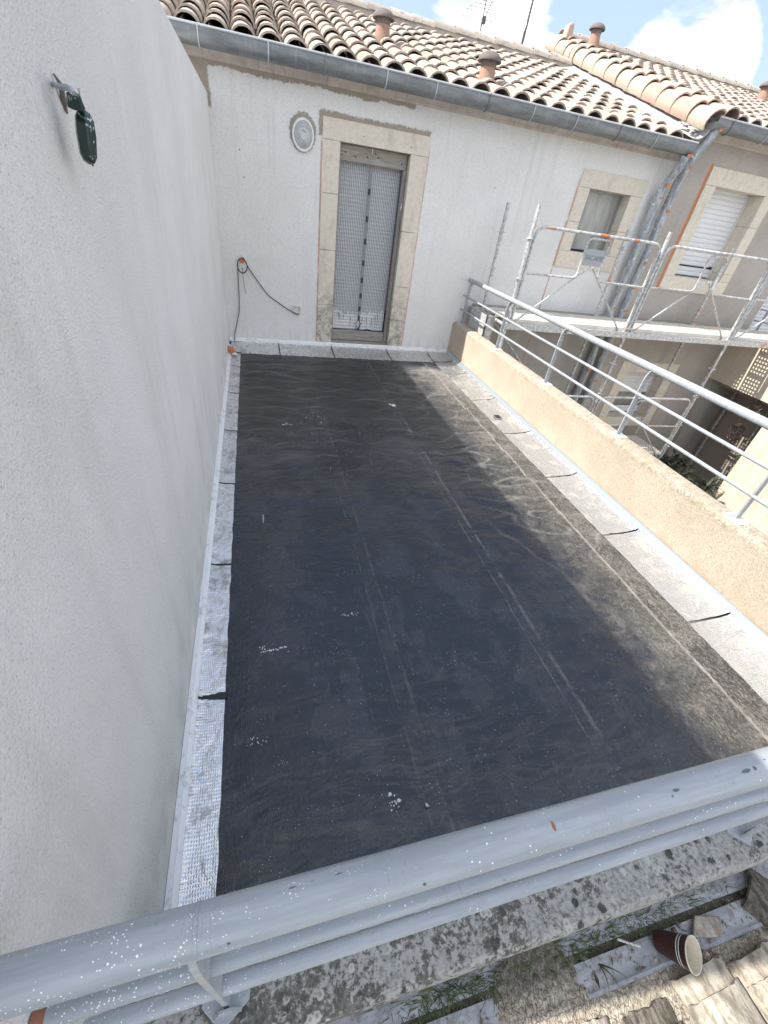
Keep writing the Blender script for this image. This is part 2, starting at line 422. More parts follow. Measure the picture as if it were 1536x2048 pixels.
def f_membrane(b):
    co = b.pos(); x, y, z = b.xyz(co)
    wn = b.noise(co, 1.5, 5, .6, .6); wn2 = b.noise(co, 6, 5, .65, .4)
    fine = b.noise(b.stretch(co, (1.0, .45, 1)), 150, 4, .7); fine2 = b.noise(b.stretch(co, (1, .25, 1)), 55, 4, .7)
    ripple = b.noise(b.stretch(co, (.55, 2.0, 1)), 7, 5, .65, .8)
    # how dusty: the right side and the far right corner are dry and dusty
    d = b.add(x, b.add(b.mul(b.sub(wn2, .5), .9), b.mul(b.sub(wn, .5), .5)))
    dusty = b.step(d, 2.25, 2.95)
    dusty = b.mul(dusty, b.step(y, 6.02, 5.84))
    # damp: central and near part
    dd = b.add(y, b.add(b.mul(b.sub(wn2, .5), 1.9), b.mul(b.sub(wn, .5), 2.0)))
    wet = b.mul(b.step(dd, 4.02, 3.86), b.step(d, 2.75, 2.35))
    isl = b.mul(b.step(b.noise(b.stretch(co, (.8, 1.5, 1)), 2.6, 6, .72, .4), .565, .59), b.step(y, 1.2, 3.0))
    wet = b.mul(wet, b.sub(1.0, b.mul(isl, .85)))
    pale = b.step(b.noise(b.stretch(co, (1.3, .7, 1)), 2.3, 6, .7), .50, .55)
    base = b.mix(b.step(fine, .35, .7), (.0025, .0045, .0105), (.009, .013, .023))  # navy tint put into the colour for sky reflected in the damp
    dry = b.mix(b.step(b.noise(co, 3, 4), .3, .7), (.020, .0205, .021), (.040, .040, .038))
    c = b.mix(b.mul(b.sub(1.0, wet), .85), base, dry)
    c = b.mix(b.mul(pale, .6), c, (.029, .032, .041))
    c = b.mix(b.mul(b.step(fine2, .56, .74), b.mul(b.step(y, 3.6, .8), .38)), c, (.12, .13, .15))
    dn = b.add(b.mul(b.noise(b.stretch(co, (1.2, .7, 1)), 15, 7, .8, .2), .7), b.mul(b.noise(co, 3.2, 3), .3))
    dust = b.mix(b.step(dn, .42, .60), (.030, .027, .024), (.115, .104, .090))
    vein = b.mul(b.step(b.math('ABSOLUTE', b.sub(b.noise(b.stretch(co, (1.3, .8, 1)), 9, 6, .75, .3), .5)), .016, .003), b.step(b.noise(co, 2.2, 3), .42, .58))
    dg = b.noise(b.stretch(co, (1, .6, 1)), 75, 5, .8)
    dust = b.mix(b.mul(b.step(dg, .50, .60), .75), dust, (.24, .225, .20)); dust = b.mix(b.mul(b.step(dg, .48, .40), .6), dust, (.020, .018, .016))
    dust = b.mix(b.mul(vein, .6), dust, (.30, .28, .25))
    dust = b.mix(b.mul(b.step(fine, .52, .66), .6), dust, (.20, .19, .17))
    dust = b.mix(b.mul(b.step(y, 4.4, 6.0), .6), dust, (.33, .315, .29))
    c = b.mix(b.mul(dusty, b.step(b.add(b.mul(fine2, .5), b.mul(dn, .5)), .36, .52, .35, 1.0)), c, dust)
    # dust lines along the lap joints
    lap = b.mul(b.step(x, .96, .975), b.step(x, 1.06, 1.05)); lap = b.mx(lap, b.mul(b.step(x, 1.85, 1.865), b.step(x, 1.945, 1.935)))
    c = b.mix(b.mul(lap, b.mul(b.step(b.noise(co, 7, 6, .8), .38, .66), .42)), c, (.042, .042, .044))
    for sx, w in ((1.05, .007), (1.93, .011), (2.83, .010), (1.86, .004), (.97, .004)):
        dev = b.mul(b.sub(b.noise(b.stretch(co, (0, 1, 0)), 1.3, 2), .5), .045)
        ln = b.step(b.math('ABSOLUTE', b.sub(b.add(b.add(x, dev), b.mul(b.sub(b.noise(co, 30, 4, .7), .5), .022)), sx)), w*1.7, w*.1)
        c = b.mix(b.mul(ln, b.mul(b.mx(b.step(b.noise(co, 5, 5, .75), .40, .62), b.step(x, 2.3, 2.6, 0, .55)), b.step(x, .8, 2.6, .30, .9))), c, b.mix(b.step(x, 2.2, 2.7), (.17, .15, .125), (.30, .28, .25)))
    at = b.node('ShaderNodeAttribute', attribute_name='rim').outputs['Fac']
    c = b.mix(b.mul(b.mul(at, b.step(b.noise(co, 11, 5, .75), .32, .58)), 1.0), c, (.27, .26, .23))  # pale dust colour on wrinkle crests, also painted in for their highlights
    # specks of render and pale grit
    sp = b.mul(b.math('LESS_THAN', b.voro(co, 62), .105), b.step(b.noise(co, 9, 2), .5, .62))
    sp = b.mx(sp, b.mul(b.math('LESS_THAN', b.voro(b.vadd(co, (1.3, .2, 0)), 24), .05), b.step(b.noise(co, 2.5, 2), .45, .6)))
    c = b.mix(b.mul(sp, .85), c, (.62, .62, .60))
    rg = b.mix(wet, (.40,)*3, (.09,)*3); rg = b.mix(b.mul(pale, .5), rg, (.26,)*3); rg = b.mix(dusty, rg, (.85,)*3)
    h = b.add(b.mul(fine, .35), b.add(b.mul(fine2, .35), b.mul(ripple, 1.6)))
    h = b.mul(h, b.sub(1.0, b.mul(wet, .45)))
    h = b.add(h, b.mul(b.noise(b.stretch(co, (.8, 1.6, 1)), 3.2, 3, .6, .5), 2.6))
    return {'Base Color': c, 'Roughness': rg, 'Normal': b.bump(h, .8, .010), 'Specular IOR Level': b.mix(wet, (.5,)*3, (.75,)*3)}
M_MEMBRANE = material('black_bitumen_membrane', f_membrane)

def f_foil(b):
    co = b.pos(); x, y, z = b.xyz(co)
    cr = b.noise(co, 8, 3, .55, .8)
    emb = b.mul(b.wave(co, 36, 1.2, 'X'), b.wave(co, 24, 1.5, 'Y'))
    dirt = b.step(b.add(b.mul(b.noise(co, 4, 5, .7), .6), b.mul(b.noise(b.stretch(co, (1, .5, 1)), 26, 4, .75), .4)), .50, .60)
    shade = b.step(x, .3, 2.2)  # separate foil tones painted for the sunlit right and shaded left
    c = b.mix(dirt, (.74, .75, .77), (.36, .355, .35))
    c = b.mix(shade, c, b.mix(dirt, (.62, .62, .62), (.50, .475, .42)))
    return {'Base Color': c, 'Metallic': b.mix(dirt, (.80,)*3, (.4,)*3), 'Roughness': b.mix(dirt, (.27,)*3, (.50,)*3),
            'Normal': b.bump(b.add(b.add(b.mul(cr, 3.0), b.mul(b.noise(co, 24, 2, .5, .4), .5)), b.mul(emb, .20)), .9, .008)}
M_FOIL = material('embossed_aluminium_foil', f_foil)
def f_whitepaint(b):
    co = b.pos(); n = b.noise(b.stretch(co, (1, 1, 1)), 14, 5, .7)
    c = b.mix(b.step(n, .52, .68), (.78, .79, .80), (.50, .52, .53))
    return {'Base Color': c, 'Roughness': .5, 'Metallic': .15, 'Normal': b.bump(n, .3, .002)}
M_PROFILE = material('painted_aluminium_profile', f_whitepaint)

M_PROFILE2 = material('blue_grey_aluminium_profile', None, (.46, .51, .56), .4, .6)
def f_stone(b):
    co = b.pos(); x, y, z = b.xyz(co); r = b.rnd()
    n = b.noise(co, 75, 4, .7); n2 = b.noise(co, 18, 5, .7)
    c = b.mix(b.step(n2, .3, .7), (.66, .60, .49), (.76, .70, .60))
    c = b.mix(b.mul(b.step(n, .48, .38), .5), c, (.42, .37, .29))
    c = b.mix(b.mul(r, .25), c, (.58, .54, .46))
    c = b.mix(b.mul(b.step(b.noise(b.stretch(co, (1, 1, .4)), 7, 6, .75), .52, .66), .4), c, (.42, .39, .32))
    low = b.mul(b.step(b.add(z, b.mul(b.noise(co, 3, 4), .8)), 1.55, .7), b.step(x, 3.5, 3.0))
    gr = b.mix(b.step(n, .4, .6), (.17, .165, .145), (.42, .40, .35))
    c = b.mix(b.mul(low, b.step(b.noise(co, 12, 5, .75), .40, .62)), c, gr)
    sp = b.math('LESS_THAN', b.voro(co, 60), .09)
    c = b.mix(b.mul(sp, b.step(b.noise(co, 7, 1), .5, .6)), c, (.13, .11, .09))
    return {'Base Color': c, 'Roughness': .92, 'Normal': b.bump(b.add(n, n2), .45, .005)}
M_STONE = material('pale_limestone', f_stone)

def f_wood(b):
    co = b.obj(); p = b.pos()
    g = b.noise(b.stretch(p, (2.0, 20, 34)), 2.2, 5, .7, 1.2); k = b.step(b.voro(b.stretch(p, (3, 3, 6)), 1.3), .12, .03)
    c = b.mix(b.step(g, .3, .72), (.20, .18, .155), (.42, .39, .35)); c = b.mix(b.mul(k, .8), c, (.10, .08, .06))
    return {'Base Color': c, 'Roughness': .85, 'Normal': b.bump(g, .5, .004)}
M_WOOD = material('weathered_grey_wood', f_wood)
def f_woodv(b):
    p = b.pos(); g = b.noise(b.stretch(p, (34, 20, 2.0)), 2.2, 5, .7, 1.2)
    return {'Base Color': b.mix(b.step(g, .3, .72), (.16, .148, .13), (.36, .34, .31)), 'Roughness': .85, 'Normal': b.bump(g, .5, .004)}
M_WOODV = material('weathered_grey_upright_wood', f_woodv)

def f_slat(b):
    co = b.pos(); n = b.noise(co, 6, 4)
    return {'Base Color': b.mix(n, (.68, .69, .70), (.80, .80, .81)), 'Roughness': .45}
M_SLAT = material('white_shutter_plastic', f_slat)

def net_material():
    m = bpy.data.materials.new('grey_insect_net'); m.use_nodes = True; nt = m.node_tree; b = NB(nt); p = nt.nodes['Principled BSDF']
    co = b.pos(); x, y, z = b.xyz(co)
    v = b.wave(co, 46/math.pi*.9, 0, 'X'); n = b.noise(co, 9, 4)
    b.put(p.inputs['Base Color'], b.mix(n, (.26, .275, .295), (.36, .375, .39))); p.inputs['Roughness'].default_value = .75
    tr = b.node('ShaderNodeBsdfTransparent'); mx = b.node('ShaderNodeMixShader')
    f = b.add(.34, b.mul(v, .18)); b.put(mx.inputs[0], f)
    b.l.new(tr.outputs[0], mx.inputs[1]); b.l.new(p.outputs[0], mx.inputs[2])
    out = [k for k in nt.nodes if k.type == 'OUTPUT_MATERIAL'][0]; b.l.new(mx.outputs[0], out.inputs[0])
    return m
M_NET = net_material()
M_MAGNET = material('black_magnet_tab', None, (.035, .037, .04), .6)
M_NETBAND = material('grey_net_edging', None, (.24, .25, .265), .75)

def f_zinc(b):
    co = b.pos(); n = b.noise(b.stretch(co, (1, 6, 6)), 3, 5, .65); n2 = b.noise(b.stretch(co, (14, 2, 2)), 2, 4, .6)
    c = b.mix(b.step(n, .3, .7), (.165, .178, .185), (.265, .28, .285)); c = b.mix(b.mul(b.step(n2, .55, .75), .35), c, (.44, .45, .45))
    return {'Base Color': c, 'Roughness': .52, 'Metallic': .45, 'Normal': b.bump(n, .15, .003)}
M_ZINC = material('grey_zinc', f_zinc)
M_ZINCEDGE = material('pale_zinc_bead', None, (.52, .54, .56), .45, .4)

def f_cornice(b):
    co = b.pos(); n = b.noise(b.stretch(co, (10, 1, 1)), 3, 5, .7); n2 = b.noise(co, 8, 4)
    c = b.mix(b.step(n2, .3, .7), (.46, .41, .365), (.58, .53, .48)); c = b.mix(b.mul(b.step(n, .54, .66), .6), c, (.26, .21, .175))
    return {'Base Color': c, 'Roughness': .9, 'Normal': b.bump(n2, .3, .005)}
M_CORNICE = material('stained_cornice_render', f_cornice)

def f_tile(b):
    co = b.obj(); r = b.rnd(); p = b.pos()
    r2 = b.math('FRACT', b.mul(r, 7.31)); r3 = b.math('FRACT', b.mul(r, 23.7))
    c = b.mix(r, (.30, .245, .205), (.43, .365, .31))
    c = b.mix(b.mul(b.step(r2, .70, .98), .45), c, (.47, .31, .25))
    c = b.mix(b.mul(b.step(r3, .75, .95), .6), c, (.36, .32, .27))
    n = b.noise(p, 28, 5, .7); n2 = b.noise(p, 90, 3, .7)
    c = b.mix(b.mul(b.step(n, .46, .62), .45), c, (.58, .52, .43))
    c = b.mix(b.mul(b.step(n, .46, .30), .5), c, (.22, .185, .155))
    c = b.mix(b.mul(b.step(n2, .62, .70), .5), c, (.16, .14, .12))
    return {'Base Color': c, 'Roughness': .93, 'Normal': b.bump(b.add(n, n2), .4, .006)}
M_TILE = material('weathered_canal_tile', f_tile)
def f_tiled(b):
    p = b.pos(); n = b.noise(p, 22, 5, .7)
    return {'Base Color': b.mix(n, (.24, .195, .165), (.42, .36, .30)), 'Roughness': .95}
M_CHANNEL = material('dirty_channel_tile', f_tiled)
def f_verge(b):
    r = b.rnd(); p = b.pos(); r2 = b.math('FRACT', b.mul(r, 5.7)); n = b.noise(p, 20, 5, .7)
    c = b.mix(r, (.46, .39, .31), (.43, .32, .25)); c = b.mix(b.mul(b.step(r2, .55, .9), .7), c, (.42, .26, .21))
    c = b.mix(b.mul(b.step(n, .52, .7), .6), c, (.40, .35, .29)); c = b.mix(b.mul(b.step(n, .45, .3), .5), c, (.70, .64, .52))
    return {'Base Color': c, 'Roughness': .9, 'Normal': b.bump(n, .3, .005)}
M_VERGE = material('sun_bleached_verge_tile', f_verge)
def f_terra(b):
    p = b.pos(); n = b.noise(p, 25, 5, .7)
    return {'Base Color': b.mix(n, (.26, .155, .11), (.42, .28, .21)), 'Roughness': .9, 'Normal': b.bump(n, .3, .004)}
M_TERRA = material('brown_terracotta', f_terra)
def f_cap(b):
    p = b.pos(); n = b.noise(p, 18, 5, .7)
    return {'Base Color': b.mix(n, (.10, .085, .078), (.22, .185, .165)), 'Roughness': .85}
M_CAP = material('sooty_vent_cap', f_cap)

def f_ridge(b):
    p = b.pos(); n = b.noise(p, 14, 5, .7); r = b.rnd()
    c = b.mix(r, (.36, .32, .275), (.48, .43, .37)); c = b.mix(b.step(n, .5, .7), c, (.24, .225, .20))
    return {'Base Color': c, 'Roughness': .95, 'Normal': b.bump(n, .3, .006)}
M_RIDGE = material('grey_lichened_ridge_tile', f_ridge)
def f_mortar(b):
    p = b.pos(); n = b.noise(p, 12, 5, .7)
    return {'Base Color': b.mix(n, (.34, .34, .335), (.50, .50, .49)), 'Roughness': .7, 'Normal': b.bump(n, .4, .01)}
M_VALLEY = material('whitewashed_flashing', f_mortar)

def f_galv(b):
    p = b.pos(); n = b.noise(p, 30, 5, .7); n2 = b.noise(p, 9, 3)
    c = b.mix(b.step(n, .4, .6), (.40, .41, .41), (.66, .66, .65)); c = b.mix(b.mul(b.step(n2, .60, .70), .6), c, (.26, .24, .23))
    c = b.mix(b.mul(b.step(b.noise(p, 5, 2), .66, .70), .7), c, (.55, .24, .12))
    return {'Base Color': c, 'Roughness': .55, 'Metallic': .35, 'Normal': b.bump(n, .25, .002)}
M_GALV = material('plaster_splashed_galvanised_steel', f_galv)
def f_plank(b):
    p = b.pos(); n = b.noise(p, 40, 5, .7); n2 = b.noise(p, 5, 4)
    c = b.mix(b.step(n2, .35, .65), (.62, .59, .53), (.76, .72, .64)); c = b.mix(b.mul(b.step(n, .55, .7), .3), c, (.42, .40, .37))
    return {'Base Color': c, 'Roughness': .8, 'Normal': b.bump(n, .4, .003)}
M_PLANK = material('plaster_dusted_steel_plank', f_plank)
M_STEELDARK = material('dark_grey_steel', None, (.33, .34, .35), .5, .5)  # one even grey for the window frame and rail

def f_film(b):
    p = b.pos(); n = b.noise(b.stretch(p, (8, 8, 2)), 2, 4, .6, 1.0); x, y, z = b.xyz(p)
    c = b.mix(b.step(n, .35, .65), (.24, .26, .28), (.46, .48, .50)); c = b.mix(b.step(b.noise(p, 20, 4), .6, .7), c, (.72, .74, .76))
    return {'Base Color': c, 'Roughness': .28, 'Normal': b.bump(n, .8, .02)}
M_FILM = material('crinkled_protective_film', f_film)
M_TAPE = material('orange_masking_tape', None, (.50, .20, .09), .6)
M_CABLE = material('dark_grey_cable', None, (.05, .052, .055), .55)
def f_wbox(b):
    p = b.pos(); n = b.noise(p, 60, 4)
    return {'Base Color': b.mix(b.step(n, .45, .6), (.74, .72, .68), (.60, .46, .38)), 'Roughness': .6}
M_BOX = material('plaster_smeared_white_box', f_wbox)
M_ORANGE = material('faded_orange_plastic', None, (.52, .17, .08), .6)
def f_green(b):
    p = b.pos(); n = b.noise(p, 45, 4, .65, 1.2)
    c = b.mix(b.step(n, .60, .66), (.010, .028, .024), (.50, .55, .55))
    return {'Base Color': c, 'Roughness': .25}
M_GREEN = material('paint_splashed_green_iron', f_green)
def f_lamp(b):
    p = b.pos(); n = b.noise(p, 12, 4, .6, .5)
    return {'Base Color': b.mix(n, (.34, .35, .35), (.62, .63, .63)), 'Roughness': .12, 'Coat Weight': .6}
M_LAMP = material('cloudy_ribbed_lamp_glass', f_lamp)
def f_glass(b):
    p = b.pos(); x, y, z = b.xyz(p); n = b.noise(b.stretch(p, (4, 4, .8)), 1.5, 4)
    c = b.mix(b.step(n, .35, .7), (.25, .255, .235), (.42, .42, .39))
    return {'Base Color': c, 'Roughness': .18, 'Specular IOR Level': .6}
M_GLASS = material('curtained_window_glass', f_glass)
M_DARK = material('dark_gap', None, (.02, .02, .022), .7)
M_FRAME = material('white_window_frame', None, (.66, .66, .65), .5)
def f_cream(b):
    p = b.pos(); n = b.noise(p, 60, 4, .7); n2 = b.noise(b.stretch(p, (2, 2, .6)), 2.5, 5, .7)
    c = b.mix(b.step(n2, .35, .7), (.56, .49, .39), (.66, .59, .48)); c = b.mix(b.mul(b.step(n, .42, .3), .4), c, (.40, .34, .27))
    c = b.mix(b.mul(b.step(b.noise(b.stretch(p, (8, 8, 1)), 1, 4), .58, .7), .4), c, (.36, .31, .26))
    return {'Base Color': c, 'Roughness': .95, 'Normal': b.bump(n, .6, .008)}
M_CREAM = material('cream_roughcast', f_cream)
def f_inner(b):
    p = b.pos(); n = b.noise(p, 50, 4, .7)
    return {'Base Color': b.mix(n, (.33, .285, .245), (.42, .37, .325)), 'Roughness': .95, 'Normal': b.bump(n, .6, .008)}
M_INNER = material('brown_passage_render', f_inner)
def f_ground(b):
    p = b.pos(); n = b.noise(p, 1.2, 6, .7); n2 = b.noise(p, 20, 4)
    return {'Base Color': b.mix(b.step(n, .4, .6), (.09, .088, .078), b.mix(n2, (.035, .05, .02), (.07, .08, .04))), 'Roughness': .95, 'Normal': b.bump(n2, .5, .02)}
M_GROUND = material('courtyard_earth', f_ground)
def f_leaf(b):
    r = b.noise(b.pos(), 18, 3); return {'Base Color': b.mix(b.step(r, .3, .7), (.007, .012, .005), (.028, .040, .017)), 'Roughness': .6}
M_LEAF = material('leaf_green', f_leaf)
def f_grass(b):
    r = b.noise(b.pos(), 30, 3); return {'Base Color': b.mix(b.step(r, .3, .7), (.028, .050, .014), (.10, .135, .045)), 'Roughness': .6}
M_GRASS = material('grass_green', f_grass)
def f_dryflower(b):
    r = b.noise(b.pos(), 30, 3); return {'Base Color': b.mix(b.step(r, .35, .65), (.06, .055, .035), (.26, .18, .17)), 'Roughness': .8}
M_DRY = material('dried_wreath', f_dryflower)
def f_rubble(b):
    p = b.pos(); n = b.noise(p, 70, 5, .7); cr = b.voro(b.vadd(b.stretch(p, (1.6, .8, 1)), b.stretch(b.noise(p, 30, 3), (.03, .03, .03))), 70, 'DISTANCE_TO_EDGE')
    x, y, z = b.xyz(p)
    c = b.mix(b.step(n, .3, .7), (.22, .19, .15), (.58, .52, .42)); c = b.mix(b.mul(b.step(cr, .06, .0), b.step(b.noise(p, 14, 3), .4, .6)), c, (.16, .13, .10))
    c = b.mix(b.mul(b.step(b.add(y, b.mul(b.noise(p, 20, 3), .03)), -.01, .02), .75), c, b.mix(n, (.075, .07, .06), (.22, .20, .175)))
    return {'Base Color': c, 'Roughness': .95, 'Normal': b.bump(b.add(n, b.mul(b.step(cr, .1, .0), -.8)), .8, .006)}
M_RUBBLE = material('cracked_old_mortar', f_rubble)
def f_oldtile(b):
    p = b.pos(); n = b.noise(b.stretch(p, (1.6, .5, 1)), 22, 5, .75); n2 = b.noise(p, 120, 4, .7); r = b.rnd()
    c = b.mix(b.step(n, .35, .65), (.17, .145, .11), (.50, .45, .37)); c = b.mix(b.mul(b.step(n2, .55, .68), .6), c, (.17, .15, .12))
    c = b.mix(b.mul(b.step(b.voro(p, 16), .2, .1), .6), c, (.38, .25, .17)); c = b.mix(b.mul(r, .4), c, (.30, .29, .26))
    return {'Base Color': c, 'Roughness': .95, 'Normal': b.bump(b.add(n, b.mul(n2, .5)), .8, .007)}
M_OLDTILE = material('crusted_old_tile', f_oldtile)
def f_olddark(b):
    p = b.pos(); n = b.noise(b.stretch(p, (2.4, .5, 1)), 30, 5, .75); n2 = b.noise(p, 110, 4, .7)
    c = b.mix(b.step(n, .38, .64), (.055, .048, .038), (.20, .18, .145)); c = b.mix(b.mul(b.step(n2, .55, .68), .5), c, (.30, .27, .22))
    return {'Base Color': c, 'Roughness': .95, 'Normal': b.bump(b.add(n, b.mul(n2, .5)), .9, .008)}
M_OLDDARK = material('shade_toned_crusted_tile', f_olddark)  # tile colour darkened to stand in for a shadow cast on the tiles
def f_zincw(b):
    p = b.pos(); n = b.noise(b.stretch(p, (1, 4, 4)), 9, 5, .7); x, y, z = b.xyz(p)
    c = b.mix(b.step(n, .35, .7), (.24, .25, .275), (.38, .39, .42)); c = b.mix(b.mul(b.step(b.noise(p, 22, 6, .75), .50, .60), .75), c, (.17, .16, .14))
    return {'Base Color': c, 'Roughness': .5, 'Metallic': .2, 'Normal': b.bump(n, .3, .003)}
M_ZINCW = material('weathered_white_metal_strip', f_zincw)
def f_cup(b):
    p = b.obj(); n = b.noise(p, 40, 3)
    return {'Base Color': b.mix(b.step(n, .45, .6), (.045, .011, .009), (.022, .008, .007)), 'Roughness': .4}
M_CUP = material('dark_red_paper_cup', f_cup)
def f_cupin(b):
    p = b.obj(); n = b.noise(p, 50, 4)
    return {'Base Color': b.mix(b.step(n, .5, .75), (.66, .61, .48), (.46, .39, .28)), 'Roughness': .5}
M_CUPIN = material('stained_cream_paper', f_cupin)
M_WHITE = material('white_print', None, (.80, .80, .78), .5)
M_SPLAT = material('dried_white_splash', None, (.68, .68, .66), .8)
def f_lump(b):
    p = b.pos(); n = b.noise(p, 90, 3); return {'Base Color': b.mix(n, (.48, .44, .38), (.70, .68, .63)), 'Roughness': .9}
M_LUMP = material('mortar_lump', f_lump)
M_ANT = material('antenna_aluminium', None, (.16, .165, .17), .5, .5)
M_ANTD = material('dark_mast', None, (.10, .10, .105), .6, .3)
M_PLATE = material('grey_sign_plate', None, (.36, .38, .40), .5, .3)
M_PLATETXT = material('sign_lettering', None, (.23, .245, .255), .6)

FY = 6.69            # facade plane
# ---------------------------------------------------------------- setting
g = MB().box(-12, 30, -20, 40, -3.4, -3.2)
obj('ground', g, M_GROUND, kind='structure')

# membrane floor with blisters, ripples and lapped seams
def floor_z(x, y):
    z = 0.0
    far = max(0, min(1, (y-3.6)/1.6)); midf = max(0, min(1, (y-2.2)/1.5))
    for (bx, by, rx, ry, hh) in BLIST:
        q = ((x-bx)/rx)**2+((y-by)/ry)**2
        if q < 4: z += hh*math.exp(-q*q*.9)
    n = mnoise.noise(Vector((x*1.5, y*6.5, 0))); n2 = mnoise.noise(Vector((x*3.4+5, y*13, 1)))
    z += far*(.012*(1-min(1, abs(n)*2))**2+.004*(1-abs(n2))**2) + .0035*mnoise.noise(Vector((x*1.4, y*1.4, 3)))
    rr = max(0, min(1, (x-1.9)/.7))*midf
    z += rr*.013*(1-abs(mnoise.noise(Vector((x*2.2+y*1.0, y*4.2, 7)))))**3
    d_, st_ = scallop(x, y)
    z += st_*.016*math.exp(-(d_/.024)**2)+st_*.012*(1/(1+math.exp(d_*60))-.5)
    z *= max(0, min(1, (3.0-x)/.12))*max(0, min(1, (x-.16)/.1))*max(0, min(1, (6.24-y)/.10))
    for sx in (1.03, 1.93, 2.84):
        d = x+.03*mnoise.noise(Vector((0, y*1.3, sx)))-sx
        z += .0035*(1/(1+math.exp(-d*160)))*(1 if d < .5 else 0)*math.exp(-max(0, d)*6)
    return z
BLIST = []
for (y, xs) in ((5.96, (.67, 1.20, 1.68, 2.20, 2.62)), (5.42, (.66, 1.22, 1.68, 2.2, 2.7)), (4.88, (.66, 1.18, 1.66, 2.12)), (4.35, (.6, 1.15, 1.72, 2.2, 2.7)), (3.85, (.62, 1.3, 2.05, 2.55)), (3.3, (.70, 2.3, 2.6)), (2.8, (.66, 1.70, 2.35, 2.75)), (2.3, (.5, .95, 2.4))):
    for x in xs:
        BLIST.append((x+random.uniform(-.03, .03), y+random.uniform(-.03, .03), random.uniform(.15, .21), random.uniform(.075, .11), random.uniform(.006, .012)))
fl = MB(); NX, NY = 210, 400
def scallop(x, y):
    """signed distance to the nearest row of scalloped wrinkles, and its strength"""
    best = 9; bs = 0; k0 = int((y-2.1)/.262)
    for k in (k0-1, k0, k0+1):
        ph = .5*(k % 2)+.12*mnoise.noise(Vector((k*3.1, 0, 0)))
        xw = x+.16*mnoise.noise(Vector((x*1.3, k*1.7, 2))); wv = abs(math.sin(math.pi*(xw/(.46+.10*mnoise.noise(Vector((k*5.3, 1, 0))))+ph)))
        yk = 2.1+.262*k+.075*wv-.03+.035*mnoise.noise(Vector((x*2.2, k*2.7, 5)))
        d = y-yk
        if abs(d) < abs(best): best = d; bs = (.35+.65*wv)*max(0, min(1, .38+1.9*mnoise.noise(Vector((x*2.6, k*1.9, 9)))))
    env = max(0, min(1, (y-2.7)/1.9))*max(0, min(1, (6.2-y)/.08))+max(0, min(1, (x-1.95)/.5))*max(0, min(1, (y-1.9)/.8))*.7
    return best, bs*min(1, env)
def floor_rim(x, y):
    d, st = scallop(x, y)
    m = min(.62, .75*st)*math.exp(-(d/.012)**2)
    rr = max(0, min(1, (x-1.95)/.5))*max(0, min(1, (y-1.2)/1.0))
    n3 = 1-abs(mnoise.noise(Vector((x*2.2+y*1.0, y*4.2, 7))))*2
    return max(m, .6*rr*max(0, (n3-.87)/.13))
fl.grid(NX, NY, lambda a, c: (3.40*a, .16+(FY-.16)*c, floor_z(3.40*a, .16+(FY-.16)*c)))
flo = obj('roof_terrace_floor', fl, M_MEMBRANE, kind='structure', sharp=180)
ra = flo.data.attributes.new('rim', 'FLOAT', 'POINT'); ra.data.foreach_set('value', [floor_rim(v[0], v[1]) for v in fl.v])
obj('terrace_slab', MB().box(0.0, 3.56, .10, FY-.003, -3.2, -.03), M_BEIGE, kind='structure')

# ---------------------------------------------------------------- left wall, parapets
lw = thing('party_wall', 'tall coarse white rendered wall along the left of the terrace', 'wall', (-.2, 3.4, -3.2))
def wall_face(mb):
    mb.box(-.40, 0, .06, FY-.002, -3.2, 2.634); return mb
obj('rendered_wall', wall_face(MB()), M_LEFT, lw, bevel=.006)

def wobX(t, u, v):
    return (.004*mnoise.noise(Vector((t*7, u*9, v*9))), .005*mnoise.noise(Vector((t*6, u*7, v*8+4))))
pp = MB().prism([(3.40, -3.2), (3.40, .488), (3.404, .503), (3.414, .515), (3.43, .524), (3.47, .532), (3.54, .530), (3.558, .524), (3.566, .512), (3.57, .50), (3.57, -3.2)], 'Y', .236, FY-.002, seg=110, wob=lambda t, u, v: wobX(t, u, v) if v > 0 else (0, 0))
obj('parapet_wall', pp, M_PARAPET, sharp=60, label='low tan roughcast parapet with lichened top along the right of the terrace', cat='wall')
kb = MB().prism([(.235, -.05), (.235, .528), (.229, .534), (.073, .534), (.060, .521), (.058, .470), (.085, .440), (.085, -.3), (.12, -.3), (.12, -.05)], 'X', .002, 3.56, seg=160, wob=lambda t, u, v: (.003*mnoise.noise(Vector((t*9, u*20, v*9))), .003*mnoise.noise(Vector((t*11, u*30, v*8+4)))) if v > .4 else (0, 0))
obj('coping_wall', kb, M_KERB, sharp=50, label='low wall with lichened concrete coping under the near railing', cat='wall')

